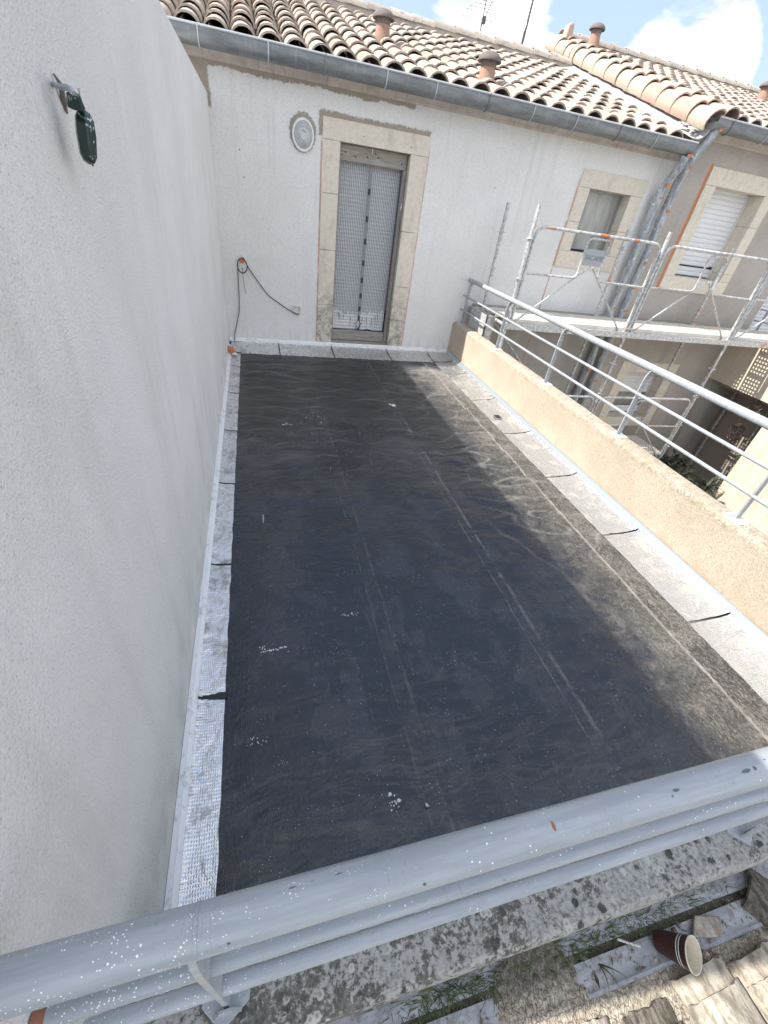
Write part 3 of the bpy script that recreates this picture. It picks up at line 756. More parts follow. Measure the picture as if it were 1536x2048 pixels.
# ---------------------------------------------------------------- flashings
def band_piece(kind, a, c):
    """one foil length; a..c along the run"""
    mb = MB(); n = max(6, int((c-a)/.035)); sd_ = random.random()*50
    if kind == 'left':      # rises from the floor at x=.156 to the wall
        prof = [(.157, .004), (.12, .008), (.08, .011), (.055, .016), (.035, .026), (.028, .036)]
        P = lambda t, k: (prof[k][0], a+(c-a)*t, prof[k][1])
    elif kind == 'far':
        prof = [(FY-.43, .006), (FY-.38, .012), (FY-.30, .018), (FY-.20, .022), (FY-.12, .028), (FY-.07, .040), (FY-.045, .058)]
        P = lambda t, k: (a+(c-a)*t, prof[k][0], prof[k][1])
    else:
        prof = [(3.03, .005), (3.10, .008), (3.18, .012), (3.26, .018), (3.31, .024), (3.345, .036), (3.362, .052)]
        P = lambda t, k: (prof[k][0], a+(c-a)*t, prof[k][1])
    K = len(prof)-1
    def fn(s, t, off):
        k = t*K; k0 = min(K-1, int(k)); fr = k-k0
        p, q = Vector(P(s, k0)), Vector(P(s, k0+1)); v = p.lerp(q, fr)
        j = .0035*mnoise.noise(Vector((v.x*14+sd_, v.y*14, 3)))+.003*mnoise.noise(Vector((v.x*34+sd_, v.y*34, 3)))
        if t == 0:
            e = .006*mnoise.noise(Vector((s*9+sd_, 0, 0)))
            v.x += e if kind != 'far' else 0; v.y += e if kind == 'far' else 0
        if s == 0 or s == 1: 
            e = .006*mnoise.noise(Vector((t*7+sd_, s, 2)))
            if kind == 'far': v.x += e
            else: v.y += e
        v.z += max(j, -.002)+off
        return v
    return mb.slab(n, 10 if kind != 'left' else 8, fn, .003)

lf = thing('left_foil_flashing', 'crumpled aluminium foil flashing at the foot of the tall left wall', 'flashing', (.08, 3.4, 0))
ys = [.245, 1.19, 2.085, 3.01, 3.93, 4.85, 5.72, 6.26]
for k in range(len(ys)-1): obj('foil_strip', band_piece('left', ys[k]+.006, ys[k+1]-.008), M_FOIL, lf)
obj('edge_profile', MB().prism([(.002, .002), (.002, .052), (.020, .050), (.022, .042), (.040, .034), (.040, .026)], 'Y', .24, 6.50, seg=60, wob=lambda t, u, v: (.0015*mnoise.noise(Vector((t*8, 0, 0))), 0) if u > .01 else (0, 0)), M_PROFILE, lf)
ff = thing('far_foil_flashing', 'crumpled aluminium foil flashing under the shuttered door', 'flashing', (1.6, FY-.2, 0))
xs = [.16, .69, 1.47, 2.34, 3.03]
for k in range(4): obj('foil_strip', band_piece('far', xs[k]+.006, xs[k+1]-.010), M_FOIL, ff)
obj('edge_profile', MB().prism([(FY-.003, .02), (FY-.003, .100), (FY-.018, .098), (FY-.022, .082), (FY-.046, .072), (FY-.048, .052)], 'X', .006, 3.39, seg=40, wob=lambda t, u, v: (0, .002*mnoise.noise(Vector((t*5, 0, 0))))), M_PROFILE, ff)
rf = thing('right_foil_flashing', 'sunlit white foil flashing at the foot of the tan parapet', 'flashing', (3.2, 3.4, 0))
ys = [.245, 1.20, 2.09, 2.96, 3.87, 4.81, 5.75, 6.28]
for k in range(len(ys)-1): obj('foil_strip', band_piece('right', ys[k]+.006, ys[k+1]-.010), M_FOIL, rf)
obj('edge_profile', MB().prism([(3.397, .01), (3.397, .088), (3.380, .088), (3.376, .070), (3.362, .064), (3.358, .050)], 'Y', .24, 6.64, seg=60, wob=lambda t, u, v: (.002*mnoise.noise(Vector((t*6, 0, 0))) if u < 3.39 else 0, 0)), M_PROFILE2, rf)
obj('corner_patch', MB().slab(10, 10, lambda a, c, o: (3.03+.34*a, 6.27+.37*c, .020+.03*max(a, c)**3+.004*mnoise.noise(Vector((a*7, c*7, 0)))+o), .003), M_FOIL, rf)
obj('corner_patch', MB().slab(8, 8, lambda a, c, o: (.03+.14*a, 6.27+.37*c, .018+.03*max(1-a, c)**3+.004*mnoise.noise(Vector((a*7, c*7, 0)))+o), .003), M_FOIL, lf)
# tar showing in the joints of the left strip and a drain opening on the right
M_TAR = material('black_tar', None, (.012, .012, .013), .35)
for (y, w) in ((1.19, .020), (2.085, .008), (3.01, .006), (3.93, .005), (4.85, .005)):
    tj = MB(); pts = []
    n = 10
    for k in range(n+1): pts.append((.035+.13*k/n, y-w*(.35+.5*k/n)+.006*mnoise.noise(Vector((k, y*3, 0))), .019-.012*k/n))
    for k in range(n, -1, -1): pts.append((.035+.13*k/n, y+w*(.3+.6*k/n)+.006*mnoise.noise(Vector((k, y*3, 5))), .019-.012*k/n))
    i = len(tj.v); tj.v += pts
    for k in range(n): tj.face((i+k, i+k+1, i+2*n-k, i+2*n+1-k))
    obj('tar_joint', tj, M_TAR, lf)
dr = thing('floor_drain', 'small square black drain opening in the sunlit foil flashing', 'drain', (3.15, 4.28, .015))
obj('drain_rim', MB().box(3.118, 3.186, 4.235, 4.325, .012, .026).box(3.128, 3.176, 4.245, 4.315, .012, .0275), M_DARK, dr, bevel=.004)
obj('drain_lip', MB().tube([(3.112, 4.23, .020), (3.192, 4.23, .020), (3.192, 4.33, .020), (3.112, 4.33, .020), (3.112, 4.23, .020)], .004, 6), M_FOIL, dr)


# ---------------------------------------------------------------- houses: walls with openings
def wall_panels(mb, x0, x1, z0, z1, holes, y0, y1):
    xs_ = sorted({x0, x1, *[h[0] for h in holes], *[h[1] for h in holes]}); zs_ = sorted({z0, z1, *[h[2] for h in holes], *[h[3] for h in holes]})
    for i in range(len(xs_)-1):
        j = 0
        while j < len(zs_)-1:
            cx = (xs_[i]+xs_[i+1])/2
            solid = lambda jj: not any(h[0] < cx < h[1] and h[2] < (zs_[jj]+zs_[jj+1])/2 < h[3] for h in holes)
            if not solid(j): j += 1; continue
            k = j
            while k < len(zs_)-1 and solid(k): k += 1
            mb.box(xs_[i], xs_[i+1], y0, y1, zs_[j], zs_[k]); j = k
    return mb

H1 = thing('white_house', 'white rendered house with tiled roof across the end of the terrace', 'house', (3.0, 8.5, -3.2))
H2 = thing('beige_house', 'taller beige rendered house with shuttered windows to the right', 'house', (10.0, 9.0, -3.2))
EX1 = 6.42
holes1 = [(1.27, 2.57, .02, 2.60), (4.90, 5.98, 1.46, 2.60)]
obj('front_wall', wall_panels(MB(), -1.2, EX1, -3.2, 2.905, holes1, FY, FY+.32), M_FACADE, H1)
obj('rear_wall', MB().box(-1.2, EX1, FY+2.0, FY+7.0, -3.2, 2.9), M_BEIGE, H1)
holes2 = [(7.03, 8.43, 1.30, 2.91), (7.03, 8.33, -1.22, .03), (9.55, 10.75, .5, 2.6)]
obj('front_wall', wall_panels(MB(), EX1+.002, 16.0, -3.2, 3.20, holes2, FY+.004, FY+.34), M_BEIGE, H2)
obj('side_wall', MB().box(EX1+.004, EX1+.2, FY+.345, 13.5, 2.0, 3.36), M_BEIGE, H2)
obj('rear_wall', MB().box(EX1+.004, 16, FY+2.0, FY+9.0, -3.2, 3.2), M_BEIGE, H2)
obj('rain_stained_pilaster', MB().box(9.27, 9.62, FY-.10, FY+.003, -3.2, -.16), M_BEIGE, H2)

def stone_frame(parent, x0, x1, z0, z1, ox0, ox1, oz0, oz1, jl, jr, sill=True, depth=.30, y=FY-.010):
    """stone surround; jl/jr: heights where the jamb blocks meet"""
    gp = .0016
    obj('lintel_stone', MB().box(x0, x1, y, y+depth, oz1, z1), M_STONE, parent, bevel=.006)
    if sill: obj('sill_stone', MB().box(x0, x1, y-.006, y+depth, z0, oz0), M_STONE, parent, bevel=.008)
    b0 = oz0 if sill else z0
    for (a, c, js) in ((x0, ox0, jl), (ox1, x1, jr)):
        zz = [b0]+list(js)+[oz1]
        for k in range(len(zz)-1):
            d = random.uniform(-.003, .003)
            obj('jamb_stone', MB().box(a, c, y+d, y+depth, zz[k]+gp, zz[k+1]-gp), M_STONE, parent, bevel=.006)

# --- the shuttered french door
door = MB().box(1.47, 2.36, FY+.27, FY+.29, .06, 2.44)
D = obj('shuttered_door', door, M_DARK, H1)
stone_frame(D, 1.25, 2.592, .055, 2.634, 1.468, 2.362, .08, 2.436, (.62, 1.30, 1.92), (.48, .94, 1.62), sill=False, depth=.22)
obj('head_board', MB().box(1.472, 2.345, FY+.085, FY+.125, 2.27, 2.430), M_WOOD, D, bevel=.004)
obj('bottom_board', MB().box(1.478, 2.30, FY+.085, FY+.125, .125, .265), M_WOOD, D, bevel=.004)
obj('threshold', MB().box(1.472, 2.358, FY+.01, FY+.22, .060, .118), M_WOOD, D, bevel=.004)
obj('side_board', MB().box(2.305, 2.356, FY+.070, FY+.118, .120, 2.268), M_WOODV, D, bevel=.004)
obj('side_board', MB().box(1.471, 1.492, FY+.070, FY+.118, .120, 2.268), M_WOODV, D, bevel=.003)
sl = MB().prism([(0, 0), (-.010, .008), (-.012, .022), (-.008, .038), (0, .044), (.004, .044), (.004, 0)], 'X', -.41, .41)
slme = sl.mesh('shutter_slat', M_SLAT)
for k in range(46):
    inst('shutter_slat', slme, (1.90, FY+.215, .25+k*.0445), parent=D)
# two panels of insect net with a torn lower edge
def net_panel(x0, x1, seed):
    mb = MB(); n = 26; y = FY+.135
    tops = []; bots = []
    for k in range(n+1):
        x = x0+(x1-x0)*k/n
        base = .535+.05*mnoise.noise(Vector((x*5, seed, 0)))
        jag = .10*max(0, mnoise.noise(Vector((x*31, seed*3, 1))))+.07*abs(mnoise.noise(Vector((x*60, seed, 2))))
        if seed > 5: base += .09*max(0, (x-2.16)/.14)
        else: base += .03*max(0, (1.62-x)/.12)
        bots.append((x, y+.006*math.sin(x*40), base-jag)); tops.append((x, y+.004*math.sin(x*40), 2.27))
    mids = [(p[0], y+.004*math.sin(p[0]*30), 1.3) for p in tops]
    i = len(mb.v); mb.v += bots+mids+tops
    for k in range(n):
        for r in (0, 1): mb.face((i+r*(n+1)+k, i+r*(n+1)+k+1, i+(r+1)*(n+1)+k+1, i+(r+1)*(n+1)+k), True)
    return mb
obj('insect_net', net_panel(1.492, 1.888, 2), M_NET, D)
obj('insect_net', net_panel(1.905, 2.305, 7), M_NET, D)
# hanging threads of torn net
for (x, zt, L) in ((1.60, .40, .07), (1.66, .39, .05), (1.765, .36, .12), (1.95, .37, .08), (2.02, .37, .13), (2.10, .36, .10), (2.155, .39, .14), (2.19, .42, .16), (1.58, .41, .05)):
    obj('torn_thread', MB().tube([(x, FY+.135, zt+.09), (x+.003, FY+.13, zt+.06-L*.5), (x+random.uniform(-.01, .01), FY+.132, zt+.06-L)], [.008, .005, .002], 5), M_NETBAND, D)
for x0, x1 in ((1.884, 1.891), (1.902, 1.909)):
    obj('net_edging', MB().box(x0-.004, x1+.004, FY+.125, FY+.133, .42, 2.27), M_NETBAND, D)
obj('net_edging', MB().tube([(1.890, FY+.13, .43), (1.862, FY+.125, .36), (1.872, FY+.125, .28), (1.892, FY+.12, .24), (1.80, FY+.115, .272), (1.70, FY+.112, .266)], [.006, .009, .008, .012, .009, .003], 6), M_NETBAND, D)
obj('net_edging', MB().tube([(1.902, FY+.13, .43), (1.925, FY+.125, .36), (1.912, FY+.125, .29), (1.900, FY+.12, .24), (1.96, FY+.118, .262), (2.04, FY+.118, .292), (2.10, FY+.114, .275), (2.16, FY+.11, .262)], [.006, .009, .008, .012, .010, .007, .007, .003], 6), M_MAGNET, D)
for z in (1.995, 1.70, 1.44, 1.18, .96, .755, .575, .44):
    obj('magnet_tab', MB().box(1.880, 1.912, FY+.112, FY+.126, z-.034, z+.034), M_MAGNET, D, bevel=.003)
obj('magnet_tab', MB().box(1.884, 1.910, FY+.110, FY+.124, .262, .31), M_MAGNET, D, bevel=.003)
obj('latch', MB().box(2.325, 2.345, FY+.050, FY+.072, 1.86, 1.93).box(2.318, 2.333, FY+.045, FY+.055, 1.845, 1.875), M_GALV, D, bevel=.002)
nl = MB()
for (x, z) in ((1.55, 2.35), (1.68, 2.32), (1.83, 2.34), (1.93, 2.38), (1.97, 2.35), (2.28, 2.33), (2.13, .19), (2.10, .175)):
    nl.lathe([(.001, .008), (.008, .006), (.009, 0)], 8, (x, FY+.086, z), Matrix.Rotation(rad(90), 3, 'X'))
obj('nail_head', nl, M_DARK, D)
obj('plaster_drip', MB().tube([(1.885, FY+.082, 2.43), (1.886, FY+.078, 2.38)], [.006, .004], 6), M_WHITE, D)

# --- small window of the white house
W1 = obj('window', MB().box(5.07, 5.79, FY+.18, FY+.19, 1.66, 2.43), M_GLASS, H1)
stone_frame(W1, 4.876, 6.0, 1.434, 2.627, 5.072, 5.788, 1.655, 2.428, (2.02,), (1.98,), depth=.26)
obj('window_frame', MB().box(5.073, 5.100, FY+.155, FY+.179, 1.66, 2.425).box(5.760, 5.787, FY+.155, FY+.179, 1.66, 2.425).box(5.101, 5.759, FY+.155, FY+.179, 2.40, 2.425), M_STEELDARK, W1, bevel=.003)
obj('bottom_gap', MB().box(5.101, 5.759, FY+.150, FY+.179, 1.657, 1.684), M_DARK, W1)
obj('window_rail', MB().box(5.101, 5.759, FY+.158, FY+.178, 1.685, 1.70), M_STEELDARK, W1)
mt = MB()
for k in range(24): mt.tube([(5.12+k*.028, FY+.09+random.uniform(-.01, .01), 2.428), (5.12+k*.028, FY+.09, 2.428-random.uniform(.004, .02))], [.012, .004], 5)
obj('plaster_crumbs', mt, M_LUMP, W1)

# --- windows of the beige house
slat2 = MB().prism([(0, 0), (-.012, .012), (-.014, .036), (-.008, .060), (0, .066), (.004, .066), (.004, 0)], 'X', -.5, .5)
sl2me = slat2.mesh('shutter_slat', M_SLAT)
W2 = obj('window', MB().box(7.22, 8.26, FY+.31, FY+.32, 1.5, 2.72), M_DARK, H2)
stone_frame(W2, 7.013, 8.45, 1.283, 2.93, 7.225, 8.25, 1.50, 2.715, (2.0,), (1.62, 2.3), depth=.335)
for k in range(16): inst('shutter_slat', sl2me, (7.735, FY+.27, 1.668+k*.0665), scale=(1.02, 1, 1), parent=W2)
for k in range(2): inst('shutter_slat', sl2me, (7.735, FY+.27, 1.515+k*.066), scale=(1.02, 1, 1), parent=W2)
obj('shutter_guide', MB().box(8.218, 8.248, FY+.235, FY+.285, 1.51, 2.71), M_FRAME, W2, bevel=.003)
obj('shutter_guide', MB().box(7.227, 7.245, FY+.235, FY+.285, 1.51, 2.71), M_FRAME, W2, bevel=.003)
obj('shutter_stop', MB().box(8.15, 8.20, FY+.235, FY+.26, 1.655, 1.685), M_DARK, W2)
W3 = obj('window', MB().box(7.20, 8.15, FY+.31, FY+.32, -1.0, -.15), M_GLASS, H2)
stone_frame(W3, 7.0, 8.36, -1.26, .055, 7.20, 8.15, -1.06, -.14, (-.6,), (-.55,), depth=.335)
for k in range(7): inst('shutter_slat', sl2me, (7.675, FY+.22, -.61+k*.067), scale=(.94, 1, 1), parent=W3)
for k in range(2): inst('shutter_slat', sl2me, (7.675, FY+.235, -1.04+k*.067), scale=(.94, 1, 1), parent=W3)
obj('shutter_guide', MB().box(8.118, 8.146, FY+.19, FY+.24, -1.055, -.145), M_FRAME, W3)
W4 = obj('shuttered_window', MB().box(9.56, 10.74, FY+.30, FY+.31, .52, 2.58), M_DARK, H2)
for k in range(29): inst('shutter_slat', sl2me, (10.15, FY+.25, .56+k*.067), scale=(1.13, 1, 1), parent=W4)
obj('shutter_guide', MB().box(9.552, 9.585, FY+.20, FY+.26, .52, 2.58), M_FRAME, W4)

# ---------------------------------------------------------------- cornices and roofs
TAN = math.tan(rad(17.0)); CT, ST = math.cos(rad(17)), math.sin(rad(17))
cor = [(FY+.02, 2.892), (FY-.006, 2.892), (FY-.020, 2.905), (FY-.024, 2.925), (FY-.06, 2.950), (FY-.12, 2.985), (FY-.18, 3.005), (FY-.235, 3.012), (FY-.235, 3.05), (FY+.02, 3.05)]
obj('cornice', MB().prism(cor, 'X', -1.2, EX1-.03, smooth=True), M_CORNICE, H1, sharp=30)
obj('cornice', MB().prism([(u+.004, v+.285) for u, v in cor], 'X', EX1+.03, 16, smooth=True), M_CORNICE, H2, sharp=30)

RY0, RY1, Z1 = 6.365, 10.30, 3.012     # roof 1
def deck(mb, x0, x1, y0, y1, z0, back):
    z1 = z0+(y1-y0)*TAN; t = .05
    mb.prism([(y0, z0), (y1, z1), (y1+back, z1-back*TAN), (y1+back, z1-back*TAN-t), (y1, z1-t), (y0, z0-t)], 'X', x0, x1)
    return mb
roof1 = obj('roof', deck(MB(), -1.2, EX1, RY0+.12, RY1, Z1+.00, 3.2), M_CHANNEL, H1)
roof2 = obj('roof', deck(MB(), EX1, 16.0, RY0+.12, 11.40, Z1+.285, 3.6), M_CHANNEL, H2)

def canal(r0, r1, L, h0, h1, th=.013, seg=7, name='tile', mat=None, down=False):
    """half-round tapered tile, wide end at y=0; local z up. down=True makes a channel"""
    mb = MB(); rows = []
    for (y, r, h) in ((0, r0, h0), (L, r1, h1)):
        for (dr) in (0, -th):
            rows.append([((r+dr)*math.cos(math.pi*j/seg), y, ((h+dr)*math.sin(math.pi*j/seg))*(-1 if down else 1)) for j in range(seg+1)])
    for r_ in rows: mb.v += r_
    n = seg+1
    for j in range(seg):
        q = [(0*n+j, 0*n+j+1, 2*n+j+1, 2*n+j), (1*n+j+1, 1*n+j, 3*n+j, 3*n+j+1)]
        for f in q: mb.face(f if not down else f[::-1], True)
        mb.face((0*n+j, 1*n+j, 1*n+j+1, 0*n+j+1)); mb.face((2*n+j, 2*n+j+1, 3*n+j+1, 3*n+j))
    mb.face((0, 2*n, 3*n, 1*n)); mb.face((n-1, 2*n-1, 4*n-1, 3*n-1))
    return mb
cover_me = canal(.126, .104, .50, .108, .090, th=.017, seg=8).mesh('roof_tile', M_TILE, sharp=50)
chan_me = canal(.085, .070, .46, .060, .055, seg=5, down=True).mesh('channel_tile', M_CHANNEL, sharp=50)
verge_me = canal(.150, .122, .53, .120, .100, th=.018, seg=8).mesh('verge_tile', M_VERGE, sharp=50)
EXPO = .385

def lay_roof(roof, cols, y0, z0, nrow, skip=None, limit=300):
    camp = Vector((.39, 0, 2)); cand = []
    for cx in cols:
        for r in range(nrow(cx)):
            s = r*EXPO; p = Vector((cx, y0+s*CT, z0+s*ST))
            if skip and skip(p): continue
            cand.append(((p-camp).length, p, r))
    cand.sort(key=lambda t: t[0])
    far_c = MB(); far_h = MB()
    cv = canal(.126, .104, .50, .108, .090, seg=5); ch = canal(.085, .070, .46, .060, .055, seg=4, down=True)
    for k, (d, p, r) in enumerate(cand):
        j = Vector((random.uniform(-.008, .008), random.uniform(-.014, .014), random.uniform(-.004, .006)))
        rx = rad(17-2.3+random.uniform(-.9, .9)); rz = rad(random.uniform(-1.8, 1.8)); ry = rad(random.uniform(-2, 2))
        a = p+Vector((0, 0, .022))+j; b_ = p+Vector((.13, .10, .055))
        if k < limit:
            inst('roof_tile', cover_me, a, (rx, ry, rz), parent=roof)
            if r: inst('channel_tile', chan_me, b_, (rad(15.5), 0, rz), parent=roof)
        else:
            for (mb, src, loc, rr) in ((far_c, cv, a, (rx, ry, rz)), (far_h, ch, b_, (rad(15.5), 0, rz))):
                E_ = Matrix.Translation(loc) @ Matrix.Rotation(rr[2], 4, 'Z') @ Matrix.Rotation(rr[1], 4, 'Y') @ Matrix.Rotation(rr[0], 4, 'X')
                i = len(mb.v); mb.v += [tuple(E_ @ Vector(v)) for v in src.v]
                for f, s_ in zip(src.f, src.sm): mb.face([i+q for q in f], s_)
    if far_c.v:
        obj('distant_roof_tiles', far_c, M_TILE, roof, kind='stuff', sharp=50)
        obj('distant_channel_tiles', far_h, M_CHANNEL, roof, kind='stuff', sharp=50)

cols1 = [-.115+.2605*k for k in range(-3, 24)]
lay_roof(roof1, cols1, RY0+.02, Z1+.01, lambda x: 11, skip=lambda p: p.x > 5.93+max(0, (6.9-p.y))*.45)
cols2 = [6.83+.2605*k for k in range(0, 34)]
lay_roof(roof2, cols2, RY0+.02, Z1+.295, lambda x: 14)
# verge of the taller roof: an outer row turned down over the edge and an inner row
for r in range(13):
    s = r*.40; p = Vector((0, RY0-.02+s*CT, Z1+.295+s*ST))
    for (dx, dz, roll, sc) in ((6.375, -.005, -44, (1, 1, 1)), (6.585, .055, -7, (.88, 1, 1))):
        o = inst('verge_tile', verge_me, p+Vector((dx+random.uniform(-.008, .008), 0, dz)), (rad(13.2+random.uniform(-.6, .6)), rad(roll), rad(random.uniform(-2, 2))), scale=sc, parent=roof2)
        o.rotation_mode = 'YXZ'
# step flashing between the roofs
va = MB()
va.slab(4, 50, lambda a, c, o: (EX1-.01-(.02+.42*(1-a)*(.55+.45*min(1, c*6))*(.85+.15*c))+.018*mnoise.noise(Vector((c*22, a*3, 1))), 6.38+3.85*c,
      Z1+.10+(6.38+3.85*c-RY0)*TAN-.0+.10*a**3+.012*mnoise.noise(Vector((a*5, c*30, 0)))+o), .01)
obj('side_flashing', va, M_VALLEY, roof1, sharp=60)
rag = MB()
for k in range(9):
    y = 6.42+random.uniform(0, .35); x = EX1-.1-random.uniform(0, .16)
    rag.obox((x, y, Z1+.17+(y-RY0)*TAN), (1, .3, .1), (-.3, 1, .3), (0, -.3, 1), random.uniform(.02, .05), random.uniform(.02, .05), .006)
obj('torn_flashing', rag, M_VALLEY, roof1)
# ridge tiles
ridge_me = canal(.135, .115, .46, .11, .095).mesh('ridge_tile', M_RIDGE, sharp=50)
for k in range(20):
    x = 6.30-k*.385
    inst('ridge_tile', ridge_me, (x-.46, RY1+random.uniform(-.01, .01), Z1+.13+(RY1-RY0)*TAN), (rad(-1.5), 0, rad(-90+random.uniform(-1, 1))), parent=roof1)
for k in range(24):
    inst('ridge_tile', ridge_me, (6.55+k*.385, 11.40, Z1+.40+(11.4-RY0)*TAN), (rad(-1.5), 0, rad(-90)), parent=roof2)
obj('ridge_mortar', MB().prism([(RY1-.16, Z1+(RY1-RY0)*TAN-.10), (RY1-.09, Z1+(RY1-RY0)*TAN+.17), (RY1+.09, Z1+(RY1-RY0)*TAN+.17), (RY1+.16, Z1+(RY1-RY0)*TAN-.1)], 'X', -1.3, 6.28), M_RIDGE, roof1)
obj('ridge_mortar', MB().prism([(11.24, Z1+.28+(11.4-RY0)*TAN-.12), (11.31, Z1+.28+(11.4-RY0)*TAN+.15), (11.49, Z1+.28+(11.4-RY0)*TAN+.15), (11.56, Z1+.28+(11.4-RY0)*TAN-.12)], 'X', 6.56, 15.9), M_RIDGE, roof2)
# upright end tile closing the ridge of the taller roof
obj('ridge_end_stop', MB().prism([(6.33, 4.30), (6.44, 4.30), (6.56, 4.92), (6.55, 5.03), (6.50, 5.06), (6.44, 5.02)], 'Y', 10.95, 11.12), M_VERGE, roof2, bevel=.02)

def vent(parent, x, y, z, s=1.0, mat=M_TERRA):
    prof = [(.12*s, -.16), (.115*s, -.02), (.098*s, .05*s), (.088*s, .12*s), (.085*s, .20*s)]
    o = obj('roof_vent', MB().lathe(prof, 18, (x, y, z)), mat, parent, sharp=60)
    cp = [(.0, .272*s), (.06*s, .266*s), (.105*s, .246*s), (.132*s, .220*s), (.146*s, .190*s), (.143*s, .178*s), (.134*s, .180*s), (.10*s, .20*s), (0, .21*s)]
    obj('vent_cap', MB().lathe(cp, 20, (x, y, z)), M_CAP, o, sharp=60)
    obj('vent_collar', MB().lathe([(.084*s, .20*s), (.094*s, .19*s), (.094*s, .135*s), (.086*s, .125*s)], 18, (x, y, z)), M_CAP, o)
roofz = lambda y, z0=Z1: z0+.12+(y-RY0)*TAN
vent(H1, 2.17, 8.05, roofz(8.05)-.03, 1.0)
vent(H1, 3.27, 6.92, roofz(6.92)-.05, 1.0)
vent(H2, 7.08, 11.0, roofz(11.0, Z1+.29)+.03, 1.05)
vent(H2, 10.72, 10.0, roofz(10.0, Z1+.29), 1.0)

# gutters
def gutter(name, x0, x1, z, label, y=FY-.265):
    t = thing(name, label, 'gutter', ((x0+x1)/2, y, z-.14))
    r = .082; prof = []; n = 10
    for k in range(n+1):
        a = math.pi+math.pi*k/n; prof.append((y+r*math.cos(a), z-.045+r*1.12*math.sin(a)))
    prof2 = [(y+(u-y)*.95, v+.004) for u, v in prof][::-1]
    full = [(y-r, z)]+prof+[(y+r, z+.02)]+[(y+r*.95, z+.02)]+prof2+[(y-r*.95, z)]
    obj('trough', MB().prism(full, 'X', x0, x1, smooth=True), M_ZINC, t, sharp=45)
    obj('front_bead', MB().tube([(x0, y-r-.004, z+.004), (x1, y-r-.004, z+.004)], .011, 8), M_ZINCEDGE, t)
    nb = max(2, int((x1-x0)/.62))
    for k in range(nb+1):
        x = x0+.28+k*.62+random.uniform(-.03, .03)
        if x > x1-.05: break
        pts = [(x, y-r-.012, z+.012)]
        for j in range(8):
            a = math.pi+math.pi*.62*j/7; pts.append((x, y+(r+.004)*math.cos(a), z-.045+(r+.004)*1.12*math.sin(a)))
        obj('gutter_bracket', MB().tube(pts, .007, 6), M_ZINCEDGE if k % 3 else M_ZINC, t)
    return t
g1 = gutter('roof_gutter', -.9, 6.25, 3.065, 'long grey zinc gutter under the white house roof')
for x in (6.25,):
    obj('gutter_end', MB().prism([(FY-.265+.08*math.cos(math.pi+math.pi*k/10), 3.02+.09*math.sin(math.pi+math.pi*k/10)) for k in range(11)], 'X', 6.251, 6.256), M_ZINC, g1)
g2 = gutter('roof_gutter', 6.42, 15.5, 3.355, 'grey zinc gutter under the taller beige house roof')
obj('gutter_end', MB().prism([(FY-.265+.080*math.cos(math.pi+math.pi*k/10), 3.31+.09*math.sin(math.pi+math.pi*k/10)) for k in range(11)], 'X', 6.412, 6.418), M_VALLEY, g2)

# downpipes wrapped in film
def pipe(name, pts, r, label, tapes):
    t = thing(name, label, 'downpipe', pts[-1])
    path = round_path(pts, .12, 6)
    # resample with wrinkles
    P = []
    for a, c in zip(path[:-1], path[1:]):
        n = max(1, int((c-a).length/.05))
        for k in range(n): P.append(a.lerp(c, k/n))
    P.append(path[-1])
    rs = [r*(1+.22*mnoise.noise(p*9)+.10*mnoise.noise(p*23)) for p in P]
    obj('film_wrapped_pipe', MB().tube(P, rs, 12), M_FILM, t, sharp=50)
    for (x, z) in tapes:
        q = min(P, key=lambda p: (p-Vector((x, p.y, z))).length)
        obj('tape_patch', MB().obox((q.x+.01, q.y-r*1.05, q.z), (1, 0, .1), (0, 1, 0), (0, 0, 1), random.uniform(.025, .045), .006, random.uniform(.008, .028)), M_TAPE, t, bevel=.004)
    return t
pipe('downpipe', [(6.20, FY-.27, 2.93), (6.20, FY-.25, 2.80), (6.17, FY-.12, 2.58), (6.17, FY-.10, 2.40), (6.17, FY-.10, -3.1)], .062,
     'left film-wrapped downpipe with orange tape between the two houses', [(6.2, 2.9), (6.17, 2.6), (6.17, 2.45), (6.17, .95), (6.17, -.1)])
pipe('downpipe', [(6.52, FY-.27, 3.24), (6.44, FY-.25, 3.08), (6.36, FY-.22, 2.90), (6.40, FY-.12, 2.60), (6.40, FY-.10, 2.35), (6.40, FY-.10, -3.1)], .060,
     'right film-wrapped downpipe with orange tape patches from the upper gutter', [(6.5, 3.2), (6.38, 2.85), (6.4, 2.3), (6.4, 1.95), (6.4, 1.62), (6.4, 1.3), (6.4, .92), (6.4, .80), (6.4, .3), (6.4, -.3)])

# ---------------------------------------------------------------- antennas
t = thing('tv_antenna', 'rake-shaped television antenna on thin mast behind the ridge', 'antenna', (4.44, RY1+.1, 4.35))
obj('mast', MB().tube([(4.43, RY1+.1, 4.2), (4.47, RY1+.1, 5.6)], .011, 8), M_ANT, t)
a0, a1 = Vector((4.46, RY1+.1, 4.62)), Vector((4.72, RY1+.35, 5.05))
obj('boom', MB().tube([a0-(a1-a0)*.05, a1], .009, 6), M_ANTD, t)
obj('clamp', MB().box(4.435, 4.495, RY1+.07, RY1+.13, 4.58, 4.66), M_ANTD, t)
ed = Vector((.98, -.10, .02)).normalized()
for k in range(9):
    c = a0.lerp(a1, k/8.0)+Vector((-.10*(1-k/8), 0, 0)); L = .33-.014*k
    obj('antenna_rod', MB().tube([c-ed*L, c+ed*L], .0045, 5), M_ANT, t)
t = thing('antenna_mast', 'dark leaning mast with pale stay behind the roof ridge', 'mast', (5.28, RY1+.1, 4.3))
obj('mast', MB().tube([(5.27, RY1+.1, 4.2), (5.34, RY1+.1, 5.6)], .022, 8), M_ANTD, t)
obj('stay', MB().tube([(5.17, RY1+.1, 4.3), (5.29, RY1+.1, 4.75)], .014, 6), M_WHITE, t)
